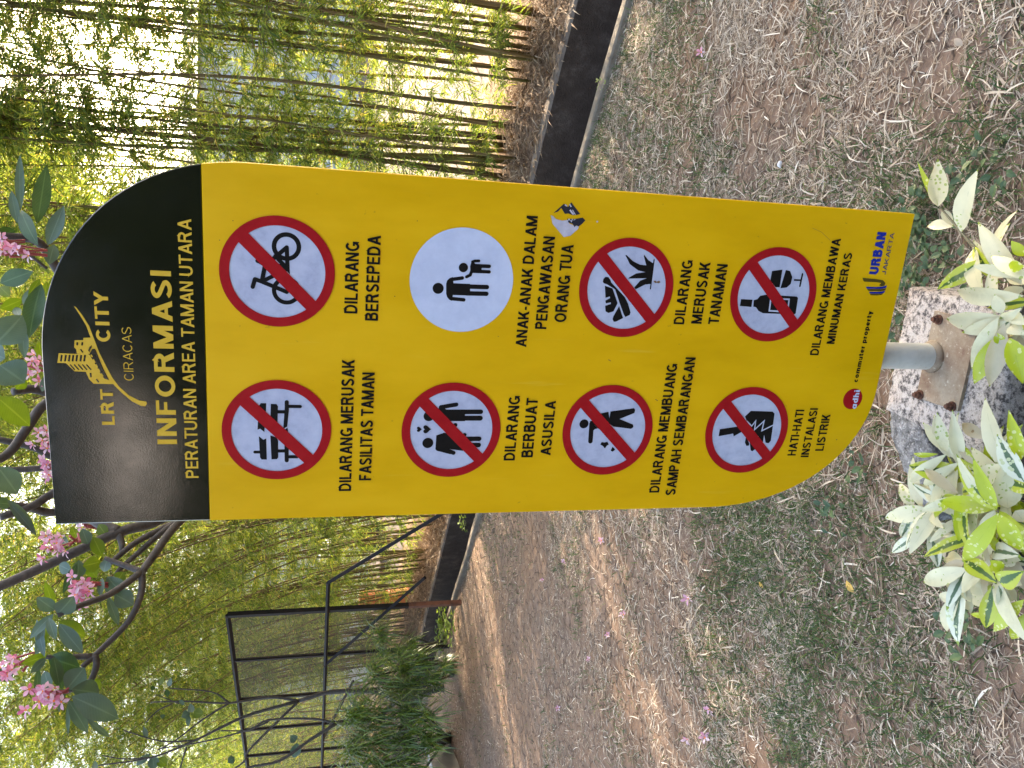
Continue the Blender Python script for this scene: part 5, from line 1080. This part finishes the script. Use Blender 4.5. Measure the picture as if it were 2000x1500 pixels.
mb.add([(cb.x + r_ * math.cos(6.2832 * i / k), cb.y + r_ * math.sin(6.2832 * i / k), cb.z + z_) for r_, z_ in pr for i in range(k)], [(j * k + i, j * k + (i + 1) % k, (j + 1) * k + (i + 1) % k, (j + 1) * k + i) for j in range(len(pr) - 1) for i in range(k)])
tag(mb.build('plastic_drum', M['orangeplastic'], origin=cb), 'orange plastic drum standing on the paving behind the bamboo', 'drum')

# ------------------------------------------------------------------ unseen trees added behind the photographer to darken the black header's reflection
rr = np.random.default_rng(9); nT = 90000
ang = rr.uniform(-2.9, -.25, nT) ; rad = rr.uniform(11, 16, nT); top = (6.0 + .5 * np.sin(ang * 7) + .4 * np.sin(ang * 17)) * (1 - .30 * np.exp(-((ang + 2.33) / .19) ** 4))
far_ = np.arange(nT) < 45000; rad = np.where(far_, rr.uniform(26, 31, nT), rad); top = np.where(far_, 12.5 + np.sin(ang * 9), top)  # taller far ring added to keep bright sky out of the header reflection
z = rr.uniform(.05, 1, nT) ** .8 * top
c0 = np.stack([np.cos(ang) * rad, np.sin(ang) * rad + 1, z], 1); sz = rr.uniform(.14, .32, nT)[:, None] * np.where(far_, 2.0, 1.0)[:, None]
d1 = rr.normal(size=(nT, 3)); d1 /= np.linalg.norm(d1, axis=1)[:, None]; d2 = np.cross(d1, rr.normal(size=(nT, 3))); d2 /= np.linalg.norm(d2, axis=1)[:, None]
V = np.stack([c0 - d1 * sz, c0 + d2 * sz * .5, c0 + d1 * sz, c0 - d2 * sz * .5], 1).reshape(-1, 3)
tag(mesh_np('trees_behind', V, np.arange(nT * 4).reshape(-1, 4), leaf_mat('dark_tree_leaf', [(0, (.012, .022, .010)), (1, (.028, .045, .018))], .05, .8, .1)), kind='stuff')  # leaf colour darkened to stand in for deep shade


def added_shade_tree(label, x, y, zc, rh, rv, nC, seed):  # trees added to block the sun from the lawn and left bamboo
    st = empty('shade_tree', (x, y, 0), label, 'tree', 'tall trees beyond the bamboo'); rr = random.Random(seed)
    mb = MB(); tube(mb, spline([(x, y, -.05), (x + .05, y, zc * .28), (x - .1, y + .1, zc * .6), (x, y, zc)], 5), [.22 - .008 * i for i in range(16)], 12); mb.build('trunk', M['bark'], st, smooth=True)
    for _ in range(8):
        a = rr.uniform(0, 6.28); mb = MB(); z0 = zc * rr.uniform(.68, .9); c_, s_n = math.cos(a), math.sin(a)
        tube(mb, spline([(x, y, z0), (x + .3 * rh * c_, y + .3 * rh * s_n, z0 + .4), (x + .75 * rh * c_, y + .75 * rh * s_n, zc + rr.uniform(-.3, .5))], 4), [.08, .075, .07, .06, .055, .05, .04, .03, .02], 7); mb.build('branch', M['bark'], st, smooth=True)
    r_ = np.random.default_rng(seed); cc_ = r_.normal(size=(nC, 3)); cc_ /= np.linalg.norm(cc_, axis=1)[:, None]; cc_ *= r_.uniform(.1, 1, nC)[:, None] ** .5
    cc_ = cc_ * np.array([rh, rh, rv]) + np.array([x, y, zc]); k = np.repeat(np.arange(nC), 330); nL = len(k)
    p = cc_[k] + r_.normal(size=(nL, 3)) * .34; d1 = r_.normal(size=(nL, 3)); d1[:, 2] -= .5; d1 /= np.linalg.norm(d1, axis=1)[:, None]; d2 = np.cross(d1, r_.normal(size=(nL, 3))); d2 /= np.linalg.norm(d2, axis=1)[:, None]
    L = r_.uniform(.06, .13, nL)[:, None]; V = np.stack([p - d1 * L, p + d2 * L * .42, p + d1 * L, p - d2 * L * .42], 1).reshape(-1, 3) - np.array([x, y, 0])
    mesh_np('crown', V, np.arange(nL * 4).reshape(-1, 4), M['bamboo'], st)
added_shade_tree('broad leafy tree behind the bamboo, its low crown filling the top right corner', 9.7, 11.7, 7.8, 3.4, 1.15, 140, 12)
added_shade_tree('tall leafy tree far beyond the bamboo, behind the right shoulder of the sign', 4.6, 25.1, 10.2, 3.6, 2.4, 110, 13)
added_shade_tree('tall leafy tree far beyond the bamboo, behind the top left corner of the sign', 1.2, 27.4, 10.6, 4.0, 2.6, 130, 14)
